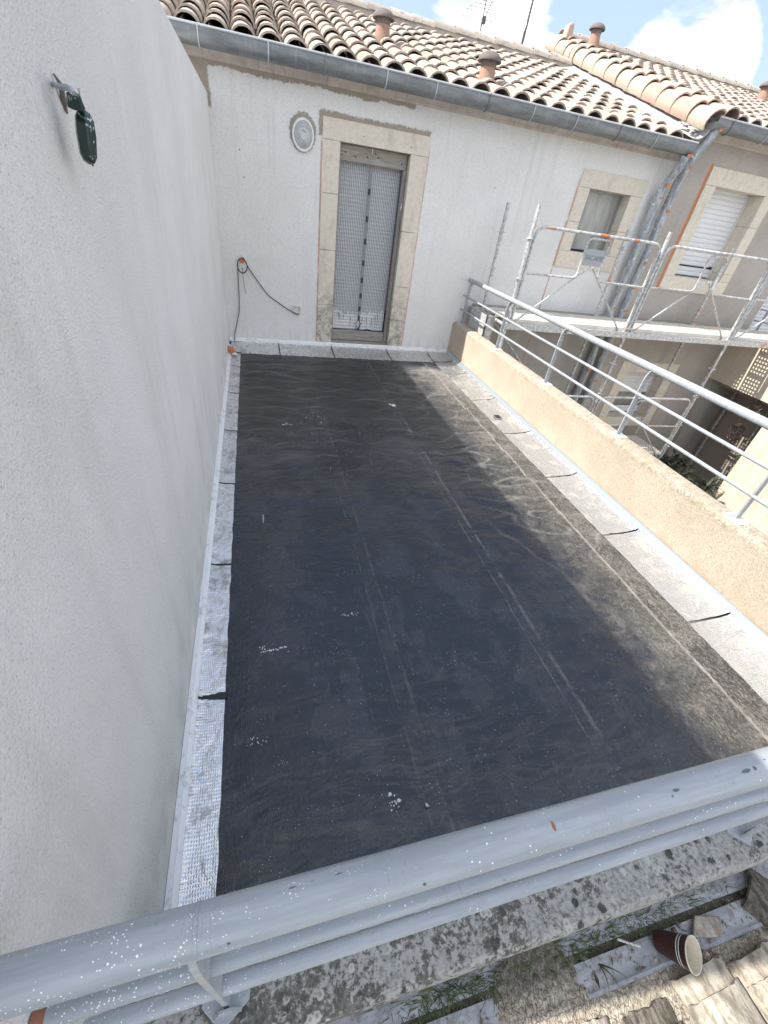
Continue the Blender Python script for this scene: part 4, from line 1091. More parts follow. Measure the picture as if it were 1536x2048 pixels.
obj('foot_bracket', MB().box(5.17, 5.31, RY1+.07, RY1+.13, 4.33, 4.36), M_ANTD, t)
obj('guy_wire', MB().tube([(5.33, RY1+.1, 4.72), (5.42, RY1+.1, 5.2)], .003, 4), M_ANT, t)
t = thing('ridge_insulator', 'small pale fitting standing on the ridge between the masts', 'fitting', (4.79, RY1+.1, 4.36))
obj('stem', MB().tube([(4.81, RY1+.1, 4.25), (4.81, RY1+.1, 4.42)], .012, 6), M_ANTD, t)
obj('cap', MB().lathe([(0, .05), (.03, .045), (.035, .0), (.02, -.01)], 10, (4.79, RY1+.1, 4.41)), M_WHITE, t)

# ---------------------------------------------------------------- things on the walls
t = thing('bulkhead_lamp', 'round cloudy glass bulkhead lamp on the white wall left of the door', 'lamp', (1.022, FY, 2.43))
Rm = Matrix.Rotation(rad(90), 3, 'X')
def ell(mb, prof, seg=28, c=(1.022, FY, 2.43)):
    S = Matrix.Diagonal((.93, 1, 1.12)); mb.lathe(prof, seg, c, S @ Rm); return mb
obj('rim', ell(MB(), [(.136, .0), (.138, .035), (.128, .050), (.116, .050), (.112, .040), (.112, .0)]), M_PROFILE, t)
obj('glass', ell(MB(), [(.114, .036), (.105, .052), (.088, .066), (.085, .062), (.066, .076), (.063, .072), (.040, .082), (.036, .078), (.0, .084)]), M_LAMP, t, sharp=60)
# loop, cable and boxes
t = thing('wall_cable', 'dark thin cable looped round the orange socket on the white wall', 'cable', (.25, FY, .1))
cy = FY-.03
lp = [(.245+.062*math.cos(a), cy-.004*math.sin(a*2), 1.015+.085*math.sin(a)) for a in [2.0+2*math.pi*k/16*1.55 for k in range(17)]]
obj('cable_loop', MB().tube(lp, .0065, 6), M_CABLE, t)
obj('hanging_cable', MB().tube([(.19, cy, 1.06), (.183, cy, .9), (.178, cy, .65), (.165, cy, .45), (.12, cy, .28), (.085, cy, .16), (.075, cy-.02, .06)], .0065, 6), M_CABLE, t)
dpts = [(.285, cy, 1.07), (.32, cy, 1.00), (.44, cy, .84), (.555, cy, .69), (.70, cy, .60), (.82, cy, .53), (.93, cy, .475), (.985, cy, .468)]
obj('slanting_cable', MB().tube(round_path(dpts, .06, 3), .0065, 6), M_CABLE, t)
obj('loose_wire', MB().tube([(.245, cy, 1.0), (.247, cy-.01, .85), (.26, cy, .74), (.275, cy-.01, .69)], .003, 5), M_CABLE, t)
t = thing('cable_socket', 'round orange cable outlet with plaster ring high on the white wall', 'socket', (.245, FY, 1.07))
obj('plaster_ring', MB().lathe([(.048, 0), (.050, .018), (.036, .022), (.034, .004)], 16, (.245, FY, 1.085), Rm), M_BOX, t)
obj('orange_plug', MB().lathe([(0, .03), (.028, .028), (.032, .0)], 14, (.245, FY, 1.07), Rm), M_ORANGE, t)
t = thing('junction_box', 'small square plaster-smeared junction box at the end of the cable', 'junction box', (.955, FY, .53))
obj('box_rim', MB().box(.905, .917, FY-.03, FY, .485, .575).box(.993, 1.005, FY-.03, FY, .485, .575).box(.918, .992, FY-.03, FY, .563, .578).box(.918, .992, FY-.03, FY, .482, .496), M_BOX, t, bevel=.003)
obj('box_back', MB().box(.918, .992, FY-.006, FY-.001, .497, .562), M_FRAME, t)
t = thing('conduit_elbow', 'faded orange conduit stub low in the left corner of the terrace', 'conduit', (.04, 6.16, .06))
obj('stub', MB().tube([(-.01, 6.14, .10), (.05, 6.12, .095), (.075, 6.12, .07)], .038, 10), M_ORANGE, t)
obj('plaster_smear', MB().lathe([(.0, .025), (.03, .02), (.045, .0)], 10, (.075, 6.12, .04)), M_BOX, t)
# shutter holdback on the left wall
t = thing('shutter_holdback', 'dark green paint-splashed iron shutter catch on the left wall', 'shutter catch', (.03, 1.36, 2.0))
prof = [(.0, -.005), (.017, 0), (.025, .012), (.029, .05), (.027, .078), (.018, .092), (.008, .095)]
Mb = Matrix.Rotation(rad(-12), 3, 'X') @ Matrix.Rotation(rad(4), 3, 'Y') @ Matrix.Diagonal((.68, .95, .95))
obj('body', MB().lathe(prof, 6, (.048, 1.352, 1.975), Mb), M_GREEN, t, bevel=.002)
obj('neck', MB().tube([(.05, 1.338, 2.065), (.052, 1.330, 2.083)], [.017, .012], 8), M_GREEN, t)
obj('hook', MB().tube([(-.004, 1.40, 2.098), (.02, 1.37, 2.094), (.045, 1.335, 2.092), (.055, 1.325, 2.083)], [.004, .006, .006, .006], 6), M_RAIL, t)
obj('screw', MB().tube([(.05, 1.392, 2.098), (.053, 1.385, 2.075), (.052, 1.385, 2.06)], .0032, 5), M_GALV, t)
obj('bent_spike', MB().tube([(.004, 1.405, 2.115), (.012, 1.41, 2.10), (.004, 1.43, 2.075), (.003, 1.44, 2.055)], [.002, .005, .006, .002], 5), M_CAP, t)
obj('lower_pin', MB().tube([(.05, 1.365, 1.978), (.05, 1.367, 1.968)], .002, 5), M_GREEN, t)

ah = [(.30, 2.20), (.33, 1.95), (1.75, 2.52), (2.35, 2.50), (3.60, 2.25)]
for (x, z) in ah:
    obj('anchor_hole', MB().lathe([(0, .002), (.005, .002), (.007, .001), (.008, -.004)], 8, (x, FY-.010 if 1.25 < x < 2.6 else FY, z), Rm), M_DARK, H1)
# ---------------------------------------------------------------- railings
t = thing('side_railing', 'pale grey tubular railing on top of the tan side parapet', 'railing', (3.5, 3.4, .53))
HX = 3.525
obj('handrail', MB().tube([(HX, .30, 1.128), (HX, 6.66, 1.128)], .030, 16), M_RAIL, t)
for z in (.915, .718): obj('lower_rail', MB().tube([(3.482, .22, z), (3.482, 6.68, z)], .0135, 10), M_RAIL, t)
for y in (6.56, 5.32, 4.08, 2.835, 1.60, .42):
    mb = MB(); cp = [(3.492, .53), (3.492, .98), (3.496, 1.05), (3.508, 1.085), (3.524, 1.100)]
    for (p, q) in zip(cp[:-1], cp[1:]):
        w = .021
        a_ = Vector((p[0], y, p[1])); b_ = Vector((q[0], y, q[1])); dz = (b_-a_)
        mb.obox((a_+b_)/2, dz, (0, 1, 0), dz.cross(Vector((0, 1, 0))), dz.length/2+.003, .006, w)
    po = obj('post', mb, M_RAIL, t, bevel=.0015)
    obj('foot_plate', MB().obox((3.492, y, .534), (1, .25, 0), (-.25, 1, 0), (0, 0, 1), .036, .036, .004), M_RAIL, po, bevel=.003)
    obj('mortar_bed', MB().slab(6, 6, lambda a, c, o, y=y: (3.492+(a-.5)*.12, y+(c-.5)*.13, .532+.006*(1-(2*a-1)**2)*(1-(2*c-1)**2)+.003*mnoise.noise(Vector((a*5+y, c*5, 0)))+o), .01), M_LUMP, po)

t = thing('front_railing', 'thick paint-flecked pale grey railing across the near edge', 'railing', (1.7, .15, .53))
FYR = .163
obj('handrail', MB().tube([(.004+k*(HX-.004)/40, FYR, 1.130+.0008*math.sin(k*1.7)) for k in range(41)], .0315, 24), M_RAIL, t)
obj('middle_rail', MB().tube([(.022, .1525, .915), (3.48, .1525, .915)], .0145, 14), M_RAIL, t)
obj('bottom_rail', MB().tube([(.022, .1465, .718), (3.48, .1465, .718)], .0155, 14), M_RAIL, t)
obj('rail_joint', MB().tube([(.264, FYR, 1.130), (.269, FYR, 1.130)], .0321, 24), M_RAIL, t)
obj('wall_flange', MB().tube([(.003, .1525, .915), (.021, .1525, .915)], [.013, .012], 10), M_RUST, t)
for x in (.255, 1.79, 3.30):
    mb = MB(); cp = [(.150, .54), (.150, 1.0), (.153, 1.07), (.160, 1.105)]
    for (p, q) in zip(cp[:-1], cp[1:]):
        a_ = Vector((x, p[0], p[1])); b_ = Vector((x, q[0], q[1])); dz = b_-a_
        mb.obox((a_+b_)/2, dz, (1, 0, 0), dz.cross(Vector((1, 0, 0))), dz.length/2+.003, .006, .021)
    po = obj('post', mb, M_RAIL, t, bevel=.0015)
    c = .148
    obj('foot_plate', MB().prism([(x-.055, c-.005), (x-.012, c-.050), (x+.045, c-.015), (x+.050, c+.030), (x+.005, c+.052), (x-.045, c+.03)], 'Z', .533, .544), M_RAIL, po, bevel=.002)
    obj('gusset', MB().prism([(x-.030, .545), (x+.030, .545), (x+.012, .60), (x-.012, .60)], 'Y', c-.030, c-.023), M_RAIL, po, bevel=.001)
# chips and marks on the near handrail
def mark(parent, x, a, w, h, mat, name='paint_chip', r=.0318):
    mb = MB(); n = 9; pts = []
    for k in range(n):
        an = 2*math.pi*k/n; rr = random.uniform(.7, 1.1)
        xx = x+w*math.cos(an)*rr; aa = a+h/r*math.sin(an)*rr
        pts.append((xx, FYR-r*math.sin(aa), 1.130+r*math.cos(aa)))
    mb.poly(pts); obj(name, mb, mat, parent)
for (x, a, w, h, m_) in ((.845, .10, .003, .010, M_RUST), (1.12, .1, .010, .003, M_CHIP), (1.105, .3, .003, .003, M_CHIP), (1.30, .15, .014, .004, M_CHIP), (1.325, .13, .005, .005, M_CHIP),
                         (1.365, -.2, .004, .003, M_CHIP), (1.44, .25, .004, .004, M_CHIP), (1.60, .35, .003, .006, M_CHIP), (1.62, -.1, .004, .002, M_CHIP), (.60, 1.0, .003, .003, M_CHIP),
                         (.022, 1.1, .004, .014, M_CAP), (.31, 1.0, .003, .002, M_CHIP), (.40, -.38, .006, .0012, M_CHIP), (.43, -.42, .004, .001, M_CHIP), (.47, -.42, .007, .001, M_CHIP)):
    mark(t, x, a, w, h, m_)

# ---------------------------------------------------------------- scaffold
S = thing('scaffold', 'galvanised tube scaffold with platforms against the houses beyond the parapet', 'scaffold', (6.5, 6.1, -3.2))
XO = [3.76, 5.83, 7.93, 10.0]; YO, YI = 5.70, 6.50
def stand(x, y, ztop, zs=2.0):
    o = obj('standard', MB().tube([(x, y, -3.2), (x, y, ztop)], .0245, 10), M_GALV, S)
    for z in (-2.2, -1.7, -1.2, -.75, -.2, .30, .83, 1.33, 1.78):
        if z < ztop-.1: obj('collar', MB().lathe([(.025, -.004), (.055, -.004), (.055, .004), (.025, .004)], 14, (x, y, z)), M_GALV, o)
    obj('sleeve', MB().tube([(x, y, ztop-.45), (x, y, ztop-.30)], .029, 10), M_GALV, o)
for k, x in enumerate(XO):
    stand(x, YO, (2.13, 2.07, 2.05, 2.0)[k]); stand(x, YI, (2.12, 2.03, 2.0, 1.95)[k])
def guard(x0, x1, zb, y):
    """guard frame: rounded top rail, waist rail broken by a raised hoop, A-shaped brace"""
    zt, zm = zb+1.09, zb+.57; a, c = x0+.055, x1-.055; m = (a+c)/2
    o = obj('guard_frame', MB().tube(round_path([(a, y, zb-.05), (a, y, zt), (c, y, zt), (c, y, zb-.05)], .14, 7), .0195, 10), M_GALV, S)
    obj('waist_rail', MB().tube(round_path([(a, y, zm), (m-.185, y, zm+.01), (m-.185, y, zt-.045), (m+.155, y, zt-.045), (m+.155, y, zm), (c, y, zm-.01)], .07, 6), .0135, 8), M_GALV, o)
    obj('brace', MB().tube([(a+.02, y, zb-.06), (m-.02, y, zm+.16)], .0125, 8), M_GALV, o)
    obj('brace', MB().tube([(m+.02, y, zm+.15), (c-.02, y, zb-.12)], .0125, 8), M_GALV, o)
    return o
for (x0, x1, zb) in ((XO[0], XO[1], .83), (XO[1], XO[2], .83), (XO[2], XO[3], .83), (XO[0], XO[1], -1.35), (XO[1], XO[2], -1.35)):
    gf = guard(x0, x1, zb, YO)
    if x0 == XO[0] and zb > 0:
        m = (x0+x1)/2-.015
        plate = obj('name_plate', MB().box(m-.165, m+.150, YO-.006, YO-.002, 1.57, 1.76), M_PLATE, gf)
        cu = bpy.data.curves.new('plate_lettering', 'FONT'); cu.body = 'DACAME'; cu.size = .085; cu.extrude = .0012; cu.align_x = 'CENTER'; cu.space_character = .92
        cu.materials.append(M_PLATETXT); tmp = bpy.data.objects.new('tmp', cu); COL.objects.link(tmp); bpy.context.view_layer.update()
        tme = bpy.data.meshes.new_from_object(tmp.evaluated_get(bpy.context.evaluated_depsgraph_get())); bpy.data.objects.remove(tmp)
        lo = bpy.data.objects.new('lettering', tme); COL.objects.link(lo)
        lo.parent = plate; lo.rotation_euler = (rad(90), 0, 0); lo.location = Vector((m-.008, YO-.0075, 1.635))-wloc(plate)
        obj('orange_tape', MB().tube([(m-.03, YO, 1.92), (m+.12, YO, 1.92)], .0212, 10), M_TAPE, gf)
        obj('orange_tape', MB().tube([(m+.52, YO, 1.92), (m+.60, YO, 1.92)], .0208, 10), M_TAPE, gf)
# transoms under the platforms
for x in XO:
    for z in (.74, -1.40):
        obj('transom', MB().tube([(x, YO, z), (x, YI, z)], .022, 8), M_GALV, S)
# platforms: perforated steel planks
def plank_mesh(L, W, pitch, hole):
    mb = MB(); nx = int(L/pitch); ny = int(W/pitch); ox = (L-nx*pitch)/2; oy = (W-ny*pitch)/2
    mb.box(0, L, -.012, 0, -.055, 0); mb.box(0, L, W, W+.012, -.055, 0)
    mb.box(0, ox+.001, 0, W, -.003, 0); mb.box(L-ox-.001, L, 0, W, -.003, 0)
    if oy > 0.002: mb.box(ox, L-ox, 0, oy, -.003, 0); mb.box(ox, L-ox, W-oy, W, -.003, 0)
    h = hole/2; p = pitch
    for i in range(nx):
        for j in range(ny):
            x, y = ox+i*p, oy+j*p; cx, cy_ = x+p/2, y+p/2
            if i % 6 == 5: 
                mb.quad((x, y, 0), (x+p, y, 0), (x+p, y+p, 0), (x, y+p, 0)); continue
            k = len(mb.v); mb.v += [(x, y, 0), (x+p, y, 0), (x+p, y+p, 0), (x, y+p, 0), (cx-h, cy_-h, 0), (cx+h, cy_-h, 0), (cx+h, cy_+h, 0), (cx-h, cy_+h, 0)]
            for q in ((0, 1, 5, 4), (1, 2, 6, 5), (2, 3, 7, 6), (3, 0, 4, 7)): mb.face([k+r for r in q])
    return mb
pl_me = plank_mesh(2.05, .30, .058, .030).mesh('platform_plank', M_PLANK)
for (k, zb) in ((0, .83), (1, .83), (2, .83), (1, -1.35)):
    for j in range(2):
        y = YO+.045+j*.36
        inst('platform_plank', pl_me, (XO[k]+.02, y, zb), parent=S)
    obj('toe_board', MB().box(XO[k]+.03, XO[k+1]-.03, YO+.030-.02, YO+.030, zb-.05, zb+.004), M_PLANK, S)
obj('outer_beam', MB().box(XO[0]-.05, 10.0, YO-.035, YO-.012, .70, .785), M_GALV, S, bevel=.003)
obj('inner_beam', MB().box(XO[0]-.15, 10.0, YI-.01, YI+.015, .72, .80), M_GALV, S, bevel=.003)
obj('inner_board', MB().box(XO[0]-.12, XO[2], YI+.02, YI+.15, .79, .82), M_WOOD, S, bevel=.003)
obj('diagonal_tube', MB().tube([(XO[0]+.03, YI, .8), (XO[1]-.03, YO, -1.2)], .018, 8), M_GALV, S)
obj('end_bracket', MB().box(XO[0]-.19, XO[0]-.17, YO+.25, YI, .35, .80).box(XO[0]-.19, XO[0]-.05, YO+.25, YO+.27, .35, .80), M_GALV, S, bevel=.003)

# ---------------------------------------------------------------- neighbour's terrace wall with its passage
NX0 = 9.25
N = thing('neighbour_terrace', 'sunlit cream terrace wall with a dark passage beneath beyond the scaffold', 'wall', (NX0+.3, 3.0, -3.2))
mb = MB()
mb.box(NX0, NX0+.35, -6, 5.20, -3.2, .72)
mb.box(NX0, NX0+.35, 5.20, FY-.003, -.16, .72)
obj('outer_wall', mb, M_CREAM, N)
obj('passage_wall', MB().box(NX0+.9, NX0+1.1, 0, FY-.003, -3.2, -.302), M_INNER, N)
obj('passage_cheek', MB().box(NX0+.352, NX0+.898, 5.05, 5.198, -3.2, -.3), M_INNER, N)
obj('terrace_deck', MB().box(NX0+.352, NX0+6, -6, FY-.003, -.30, -.02), M_INNER, N)
cop_me = canal(.125, .115, .42, .075, .07).mesh('coping_tile', M_VERGE, sharp=50)
for k in range(28): inst('coping_tile', cop_me, (NX0+.17, 6.62-.42-k*.40, .72), (rad(1.5), 0, 0), parent=N)
NR = thing('neighbour_railing', 'thin grey railing on the sunlit cream terrace wall', 'railing', (NX0+.2, 3, .8))
obj('handrail', MB().tube([(NX0+.2, -5, 1.36), (NX0+.2, 6.5, 1.36)], .026, 8), M_RAIL, NR)
for z in (1.16, .97): obj('lower_rail', MB().tube([(NX0+.2, -5, z), (NX0+.2, 6.6, z)], .012, 6), M_RAIL, NR)
for y in (6.45, 5.2, 3.95, 2.7): obj('post', MB().box(NX0+.194, NX0+.206, y-.02, y+.02, .78, 1.34), M_RAIL, NR)

# hanging dried wreaths in the passage, palm in the courtyard
def leaf_cluster(mb, c, n, r, size, droop=0):
    for k in range(n):
        d = Vector((random.gauss(0, 1), random.gauss(0, 1), random.gauss(0, 1))).normalized()*r*random.random()**.4
        p = Vector(c)+d; u = Vector((random.gauss(0, 1), random.gauss(0, 1), random.gauss(0, 1)-droop)).normalized()*size*random.uniform(.6, 1.3)
        w = u.cross(Vector((random.gauss(0, 1), random.gauss(0, 1), random.gauss(0, 1)))).normalized()*size*.35
        i = len(mb.v); mb.v += [tuple(p), tuple(p+u*.5+w), tuple(p+u), tuple(p+u*.5-w)]; mb.face((i, i+1, i+2, i+3))
for (y, z, lab) in ((5.60, -.42, 'upper dried flower wreath hanging in the dark passage'), (5.62, -.90, 'lower dried flower wreath hanging in the dark passage')):
    mb = MB()
    for k in range(26):
        a = 2*math.pi*k/26; leaf_cluster(mb, (NX0+.12, y+.10*math.cos(a), z+.15*math.sin(a)), 9, .05, .05)
    w = thing('hanging_wreath', lab, 'wreath', (NX0+.12, y, z-.2), 'dried wreaths in the passage')
    obj('dried_leaves', mb, M_DRY, w)
    obj('wreath_hoop', MB().tube([(NX0+.12, y+.10*math.cos(2*math.pi*k/16), z+.15*math.sin(2*math.pi*k/16)) for k in range(17)], .012, 6), M_DRY, w)
    obj('hanging_string', MB().tube([(NX0+.12, y, z+.14), (NX0+.15, y, -.16)], .003, 4), M_CABLE, w)
P = thing('palm_plant', 'spiky pale-tipped palm at the foot of the cream wall', 'plant', (8.9, 4.9, -3.2))
obj('stem', MB().tube([(8.9, 5.15, -3.2), (8.9, 5.17, -2.5), (8.86, 5.18, -1.85)], [.09, .07, .05], 8), M_WOODV, P)
mb = MB()
for k in range(26):
    a = random.uniform(0, 2*math.pi); el = random.uniform(.1, 1.2); L = random.uniform(.30, .55)
    c = Vector((8.86, 5.18, -1.85)); prev = None
    for s in range(7):
        u = s/6; p = c+Vector((math.cos(a)*L*u*math.cos(el), math.sin(a)*L*u*math.cos(el), L*u*math.sin(el)-.45*u*u*L))
        side = Vector((-math.sin(a), math.cos(a), 0))*(.025*(1-u)+.004)
        if s > 0:
            i = len(mb.v); mb.v += [tuple(prev[0]), tuple(prev[1]), tuple(p+side), tuple(p-side)]; mb.face((i, i+1, i+2, i+3))
            for sg in (1, -1):
                q = p+Vector((-math.sin(a)*sg*.16, math.cos(a)*sg*.16, -.08))*(1.1-u)
                i = len(mb.v); mb.v += [tuple(p), tuple(p+Vector((.02, .02, 0))), tuple(q)]; mb.face((i, i+1, i+2))
        prev = (p-side, p+side)
obj('fronds', mb, M_LEAF, P)
iv = MB(); leaf_cluster(iv, (7.6, 5.7, -2.9), 1400, 1.3, .12); iv2 = MB(); leaf_cluster(iv2, (8.1, 5.5, -1.85), 900, .55, .10)
iv.v = [(x, y, min(z, -2.3) if z < -2.3 else -3.2+(z+3.2)*.6) for x, y, z in iv.v]
obj('ivy_ground_cover', iv, M_LEAF, kind='stuff')
BU = thing('courtyard_shrub', 'dark leafy shrub at the bottom of the courtyard under the lower scaffold boards', 'shrub', (8.1, 5.5, -3.2))
obj('foliage', iv2, M_LEAF, BU)
obj('stem', MB().tube([(8.1, 5.5, -3.2), (8.12, 5.5, -2.0)], [.03, .015], 6), M_WOODV, BU)

# ---------------------------------------------------------------- bits lying on the terrace
def lump(name, c, r, label, cat, mat=M_LUMP, squash=.6, grp=None):
    mb = MB(); n = 7; rows = 5
    sd_ = random.random()*99
    for i_ in range(rows+1):
        th = math.pi*i_/rows
        for j in range(n):
            ph = 2*math.pi*j/n; rr = r*(1+.35*mnoise.noise(Vector((math.cos(ph)*2+sd_, math.sin(ph)*2, i_))))
            mb.v.append((c[0]+rr*math.sin(th)*math.cos(ph), c[1]+rr*math.sin(th)*math.sin(ph)*1.2, c[2]+r*squash+rr*squash*math.cos(th)))
    for i_ in range(rows):
        for j in range(n):
            j2 = (j+1) % n; mb.face((i_*n+j, (i_+1)*n+j, (i_+1)*n+j2, i_*n+j2))
    return obj(name, mb, mat, label=label, cat=cat, group=grp)
lump('mortar_lump', (1.90, 4.55, .004), .030, 'largest pale mortar lump lying on the far dark membrane', 'lump')
lump('mortar_lump', (1.87, 4.60, .004), .016, 'small mortar crumb touching the largest lump', 'lump')
lump('mortar_lump', (.206, .432, .004), .016, 'brownish mortar lump beside the near end of the left flashing', 'lump', M_RUBBLE)
lump('mortar_lump', (.97, .557, .004), .007, 'tiny white crumb on the membrane by the near railing', 'lump')
lump('mortar_lump', (.466, 1.383, .004), .007, 'tiny tan crumb near the long white splash', 'lump', M_RUBBLE)
def splat(pts, label, w=.006):
    mb = MB()
    for (x, y, r) in pts:
        n = 8; q = []
        for k in range(n):
            a = 2*math.pi*k/n; rr = r*random.uniform(.6, 1.2); q.append((x+rr*math.cos(a), y+rr*math.sin(a), floor_z(x, y)+.0025))
        i = len(mb.v); mb.v += q+[(p[0], p[1], p[2]-.004) for p in q]; mb.face(range(i, i+n))
        for k in range(n): mb.face((i+k, i+n+k, i+n+(k+1) % n, i+(k+1) % n))
    if len(pts) > 17: return obj('dried_splash', mb, M_SPLAT, kind='stuff')
    return obj('dried_splash', mb, M_SPLAT, label=label, cat='splash')
rr = random.uniform
splat([(.40-.07+.13*k/16+rr(-.006, .006), 1.40+.02*k/16+rr(-.006, .006), rr(.002, .005)) for k in range(17)]+[(.33+rr(-.01, .02), 1.425+rr(-.01, .02), .003) for _ in range(6)], 'long white plaster splash near the left flashing')
splat([(.366+rr(-.003, .003), 2.50+.09*k/9, rr(.002, .004)) for k in range(10)], 'thin upright white streak on the left of the membrane')
splat([(.79+.09*k/14+rr(-.008, .008), 1.585+.012*math.sin(k)+rr(-.006, .006), rr(.0015, .004)) for k in range(15)], 'curved white plaster scrape in the middle of the membrane')
splat([(.84+rr(-.02, .05), .61+rr(-.05, .05), rr(.0015, .0045)) for _ in range(16)]+[(.83, .63, .008), (.862, .60, .008)], 'cluster of white splashes closest to the near railing')
splat([(.64+rr(-.05, .05), 4.08+rr(-.02, .02), rr(.003, .008)) for _ in range(8)], 'white splash patch on the far left membrane')
splat([(.93+rr(-.12, .12), 4.35+rr(-.25, .25), rr(.002, .006)) for _ in range(20)], 'scatter of white plaster drops near the far blisters')
splat([(1.15+rr(-.3, .3), 3.5+rr(-.4, .4), rr(.0015, .004)) for _ in range(24)], 'fine white plaster drops at mid terrace')
splat([(.30+rr(-.03, .05), .95+rr(-.02, .02), rr(.0015, .003)) for _ in range(12)], 'small group of white dots near the left flashing')

# ---------------------------------------------------------------- lower roof edge below the coping
GZ = .25
obj('lower_roof_base', MB().grid(60, 40, lambda a, c: (-.0+3.4*a, -.9+.98*c, GZ-.01+.006*mnoise.noise(Vector((a*60, c*30, 0)))+.012*mnoise.noise(Vector((a*14, c*6, 2))))), M_RUBBLE, kind='structure', sharp=180)
obj('lower_roof_body', MB().box(0, 3.4, -.9, .08, -3.2, GZ-.05), M_BEIGE, kind='structure')
# two lapped white metal strips with a rolled lip
def strip(x0, x1, y0, y1, z, label, lip=True):
    prof = [(y1, z+.012), ((y0+y1)/2, z+.010), (y0+.012, z+.008)]
    if lip: prof += [(y0+.004, z+.010), (y0-.004, z+.004), (y0-.006, z-.006), (y0, z-.014)]
    K = len(prof)-1
    def fn(a, c, o):
        k = c*K; k0 = min(K-1, int(k)); fr = k-k0
        y = prof[k0][0]*(1-fr)+prof[k0+1][0]*fr; zz = prof[k0][1]*(1-fr)+prof[k0+1][1]*fr
        x = x0+(x1-x0)*a
        return (x, y, zz+.002*mnoise.noise(Vector((x*9, y*9, 0)))+o)
    return obj('metal_strip', MB().slab(30, K*2, fn, .002), M_ZINCW, label=label, cat='metal strip')
strip(.40, 1.03, .010, .075, GZ+.018, 'short white metal strip under the coping left of the mortar heap', False)
strip(1.16, 2.10, .014, .075, GZ+.018, 'white metal strip under the coping right of the mortar heap', False)
strip(.40, 2.10, -.060, .006, GZ+.006, 'long rolled white metal strip in front of the mortar heap')
# mortar heap
obj('mortar_heap', MB().grid(34, 22, lambda a, c: (.90+.32*a+.015*mnoise.noise(Vector((c*6, 0, 1))), -.064+.135*c, GZ+.004+.030*min(1, 5*min(a, 1-a, .25+c*.5))+.008*mnoise.noise(Vector((a*18, c*9, 4)))+.005*mnoise.noise(Vector((a*40, c*20, 4))))), M_RUBBLE,
    label='cracked mortar heap lying across the white metal strips', cat='mortar', sharp=60)
# old crusted tiles at the bottom right
ot = canal(.090, .080, .42, .062, .056, th=.016, seg=12)
def rough_tile(x, yt, z, L, label, rz=0, mat=M_OLDTILE, r=.09, h=.06, rx=0, lay=2):
    mb = MB(); seg = 16; ny = 16; sd_ = random.random()*40
    for sh in range(lay):
        r_, h_ = r+.014*(1-sh)*0+sh*.0, h
        off = sh*.052
        def fn(a, c, o, off=off, sh=sh):
            ang = math.pi*a; rr = 1+.03*mnoise.noise(Vector((a*6+sd_, c*8, sh)))
            yy = -c*L-off+(.012*mnoise.noise(Vector((a*8+sd_, sh*3, 2))) if c < .02 else 0)
            return (math.cos(ang)*(r+o)*rr, yy, math.sin(ang)*(h+o)*rr+.016*sh+.004*mnoise.noise(Vector((a*9, c*20+sd_, 1))))
        mb.slab(seg, ny, fn, .014)
    E_ = Matrix.Translation((x, yt, z)) @ Matrix.Rotation(rad(rz), 4, 'Z') @ Matrix.Rotation(rad(rx), 4, 'X')
    mb.v = [tuple(E_ @ Vector(v)) for v in mb.v]
    return obj('old_roof_tile', mb, mat, label=label, cat='roof tile', sharp=60)
rough_tile(1.575, -.088, GZ-.005, .36, 'sunlit crusted canal tile in front of the red paper cup', 3, r=.098, h=.045)
rough_tile(1.78, -.10, GZ-.01, .36, 'grey crusted canal tile at the lower right corner', 4, r=.09, h=.05)
rough_tile(1.36, -.115, GZ-.02, .34, 'canal tile with painted-in shade left of the sunlit one', 2, r=.085, h=.035, mat=M_OLDDARK)
rough_tile(1.17, -.098, GZ-.01, .30, 'short sunlit canal tile end under the mortar heap', -3, r=.07, h=.032)
rough_tile(.98, -.105, GZ-.02, .30, 'canal tile end with painted-in shade at the bottom of the picture', -3, r=.075, h=.03, mat=M_OLDDARK)
rough_tile(1.90, .035, GZ+.01, .13, 'curved tile piece with painted-in shade against the right end of the coping', 38, r=.075, h=.055, lay=1, mat=M_OLDDARK)
obj('tile_shard', MB().prism([(1.60, -.030), (1.70, -.052), (1.735, -.012), (1.65, .010)], 'Z', GZ+.016, GZ+.034), M_OLDTILE, bevel=.003, label='flat grey tile shard on the metal strip right of the cup', cat='tile shard')
# rubble chips
for k, (x, y, r, lb) in enumerate(((1.585, .004, .008, 'pale chip beside the flat tile shard'), (1.56, -.008, .011, 'brown chip above the rim of the paper cup'), (1.62, -.075, .012, 'dark chip right of the paper cup'),
                                   (1.24, -.03, .007, 'small chip at the right foot of the mortar heap'))):
    lump('stone_chip', (x, y, GZ+.014), r, lb, 'stone', M_RUBBLE)
pb = MB()
for k in range(900):
    x = random.uniform(.45, 2.0); y = random.choice([random.uniform(-.06, .06), random.gauss(.045, .015), random.uniform(-.2, .06)]); q_ = random.uniform(.0010, .0042)
    zz = GZ+.022 if y > .012 else GZ+.017 if y > -.055 else GZ+.006
    if y > .07 or (y < -.085 and x > .9): continue
    pb.obox((x, y, zz+q_*.3), (random.gauss(0, 1), random.gauss(0, 1), random.gauss(0, .4)+.01), (random.gauss(0, 1), random.gauss(0, 1)+.01, .2), (.1, .2, 1), q_, q_*.7, q_*.5)
obj('grit_and_crumbs', pb, M_RUBBLE, kind='stuff')
lv = MB()
for k in range(70):
    x = random.uniform(.5, 2.0); y = random.uniform(-.05, .06); a = random.uniform(0, 6.28); L = random.uniform(.006, .02)
    c = Vector((x, y, GZ+.024)); u = Vector((math.cos(a), math.sin(a), .12))*L; w = Vector((-math.sin(a), math.cos(a), .1))*L*.3
    i = len(lv.v); lv.v += [tuple(c-u), tuple(c+w), tuple(c+u), tuple(c-w)]; lv.face((i, i+1, i+2, i+3))
obj('dead_leaves', lv, M_OLDDARK, kind='stuff')
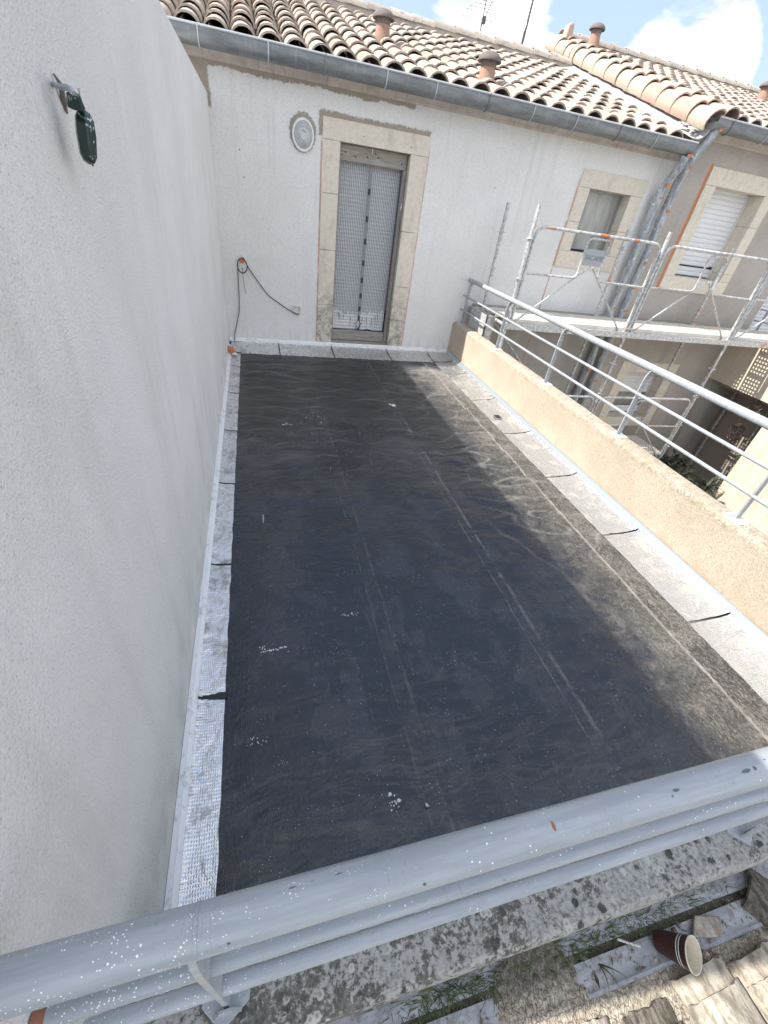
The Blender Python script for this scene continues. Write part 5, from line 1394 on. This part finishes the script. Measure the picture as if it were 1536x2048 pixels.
# grass
gr = MB()
for k in range(1500):
    x = random.choice([random.gauss(.80, .07), random.gauss(1.10, .12), random.gauss(1.42, .14), random.uniform(.55, 1.95)]); y = .062+random.uniform(-.03, .012)
    if x < .6: continue
    a = random.uniform(-math.pi, 0) if random.random() < .75 else random.uniform(0, math.pi); L = random.uniform(.03, .11); c = Vector((x, min(y, .075), GZ+.01)); prev = None
    wv = random.uniform(.0010, .0022)
    for s in range(5):
        u = s/4; p = c+Vector((math.cos(a)*L*u*.75, math.sin(a)*L*u*.5, L*(u*.75-.45*u*u)))
        side = Vector((-math.sin(a), math.cos(a), 0))*wv*(1-u*.9)
        if s: 
            i = len(gr.v); gr.v += [tuple(prev[0]), tuple(prev[1]), tuple(p+side), tuple(p-side)]; gr.face((i, i+1, i+2, i+3))
        prev = (p-side, p+side)
obj('grass_tufts', gr, M_GRASS, kind='stuff')
for (x, y, a, L, lb) in ((.935, .03, -1.9, .11, 'single broad grass blade left of the mortar heap'), (1.27, -.01, -1.3, .12, 'single broad grass blade between heap and paper cup')):
    mb = MB(); prev = None
    for q in range(3):
        aa = a+(q-1)*.5; prev = None
        for s in range(7):
            u = s/6; p = Vector((x, y, GZ+.02))+Vector((math.cos(aa)*L*u*.8, math.sin(aa)*L*u*.6, L*(u*.8-.75*u*u)))
            side = Vector((-math.sin(aa), math.cos(aa), 0))*.0028*(1-u*.95)
            if s: i = len(mb.v); mb.v += [tuple(prev[0]), tuple(prev[1]), tuple(p+side), tuple(p-side)]; mb.face((i, i+1, i+2, i+3))
            prev = (p-side, p+side)
    obj('grass_blade', mb, M_GRASS, label=lb, cat='grass')
obj('wooden_stick', MB().tube([(1.355, .022, GZ+.034), (1.415, -.008, GZ+.034)], .0032, 6), M_LUMP, label='thin pale stick lying left of the red paper cup', cat='stick')

# paper cup lying on its side
cup = thing('paper_cup', 'dark red paper cup with white bands lying on its side', 'cup', (1.5, -.05, GZ+.045))
vdir = (Vector((.39, 0, 2.0))-Vector((1.5, -.05, .32))).normalized()
ud = Vector(R[0])+Vector(R[1])*.42; ud = (ud-vdir*ud.dot(vdir)).normalized()
d = (vdir*.46+ud*.888).normalized()                  # axis from base to mouth
q = Vector((0, 0, 1)).rotation_difference(d).to_matrix()
c0 = Vector((1.523, -.060, .352))-d*.100
Rr = lambda z: .027+.015*z/.100
obj('cup_side', MB().lathe([(.024, .004), (Rr(0), 0), (Rr(.100), .100)], 32, c0, q), M_CUP, cup)
obj('cup_inside', MB().lathe([(Rr(.100)-.0008, .1005), (Rr(.0)-.002, .004), (0, .004)], 32, c0, q), M_CUPIN, cup)
obj('rim', MB().lathe([(Rr(.1)-.0012, .0985), (Rr(.1)+.0014, .0985), (Rr(.1)+.0020, .1005), (Rr(.1)+.0008, .1020), (Rr(.1)-.0012, .1010)], 32, c0, q), M_CUPIN, cup)
for z in (.070, .0775): obj('white_band', MB().lathe([(Rr(z)+.0005, z), (Rr(z+.0022)+.0005, z+.0022)], 32, c0, q), M_WHITE, cup)
obj('cup_base', MB().lathe([(.024, .004), (0, .004)], 24, c0, q), M_CUP, cup)
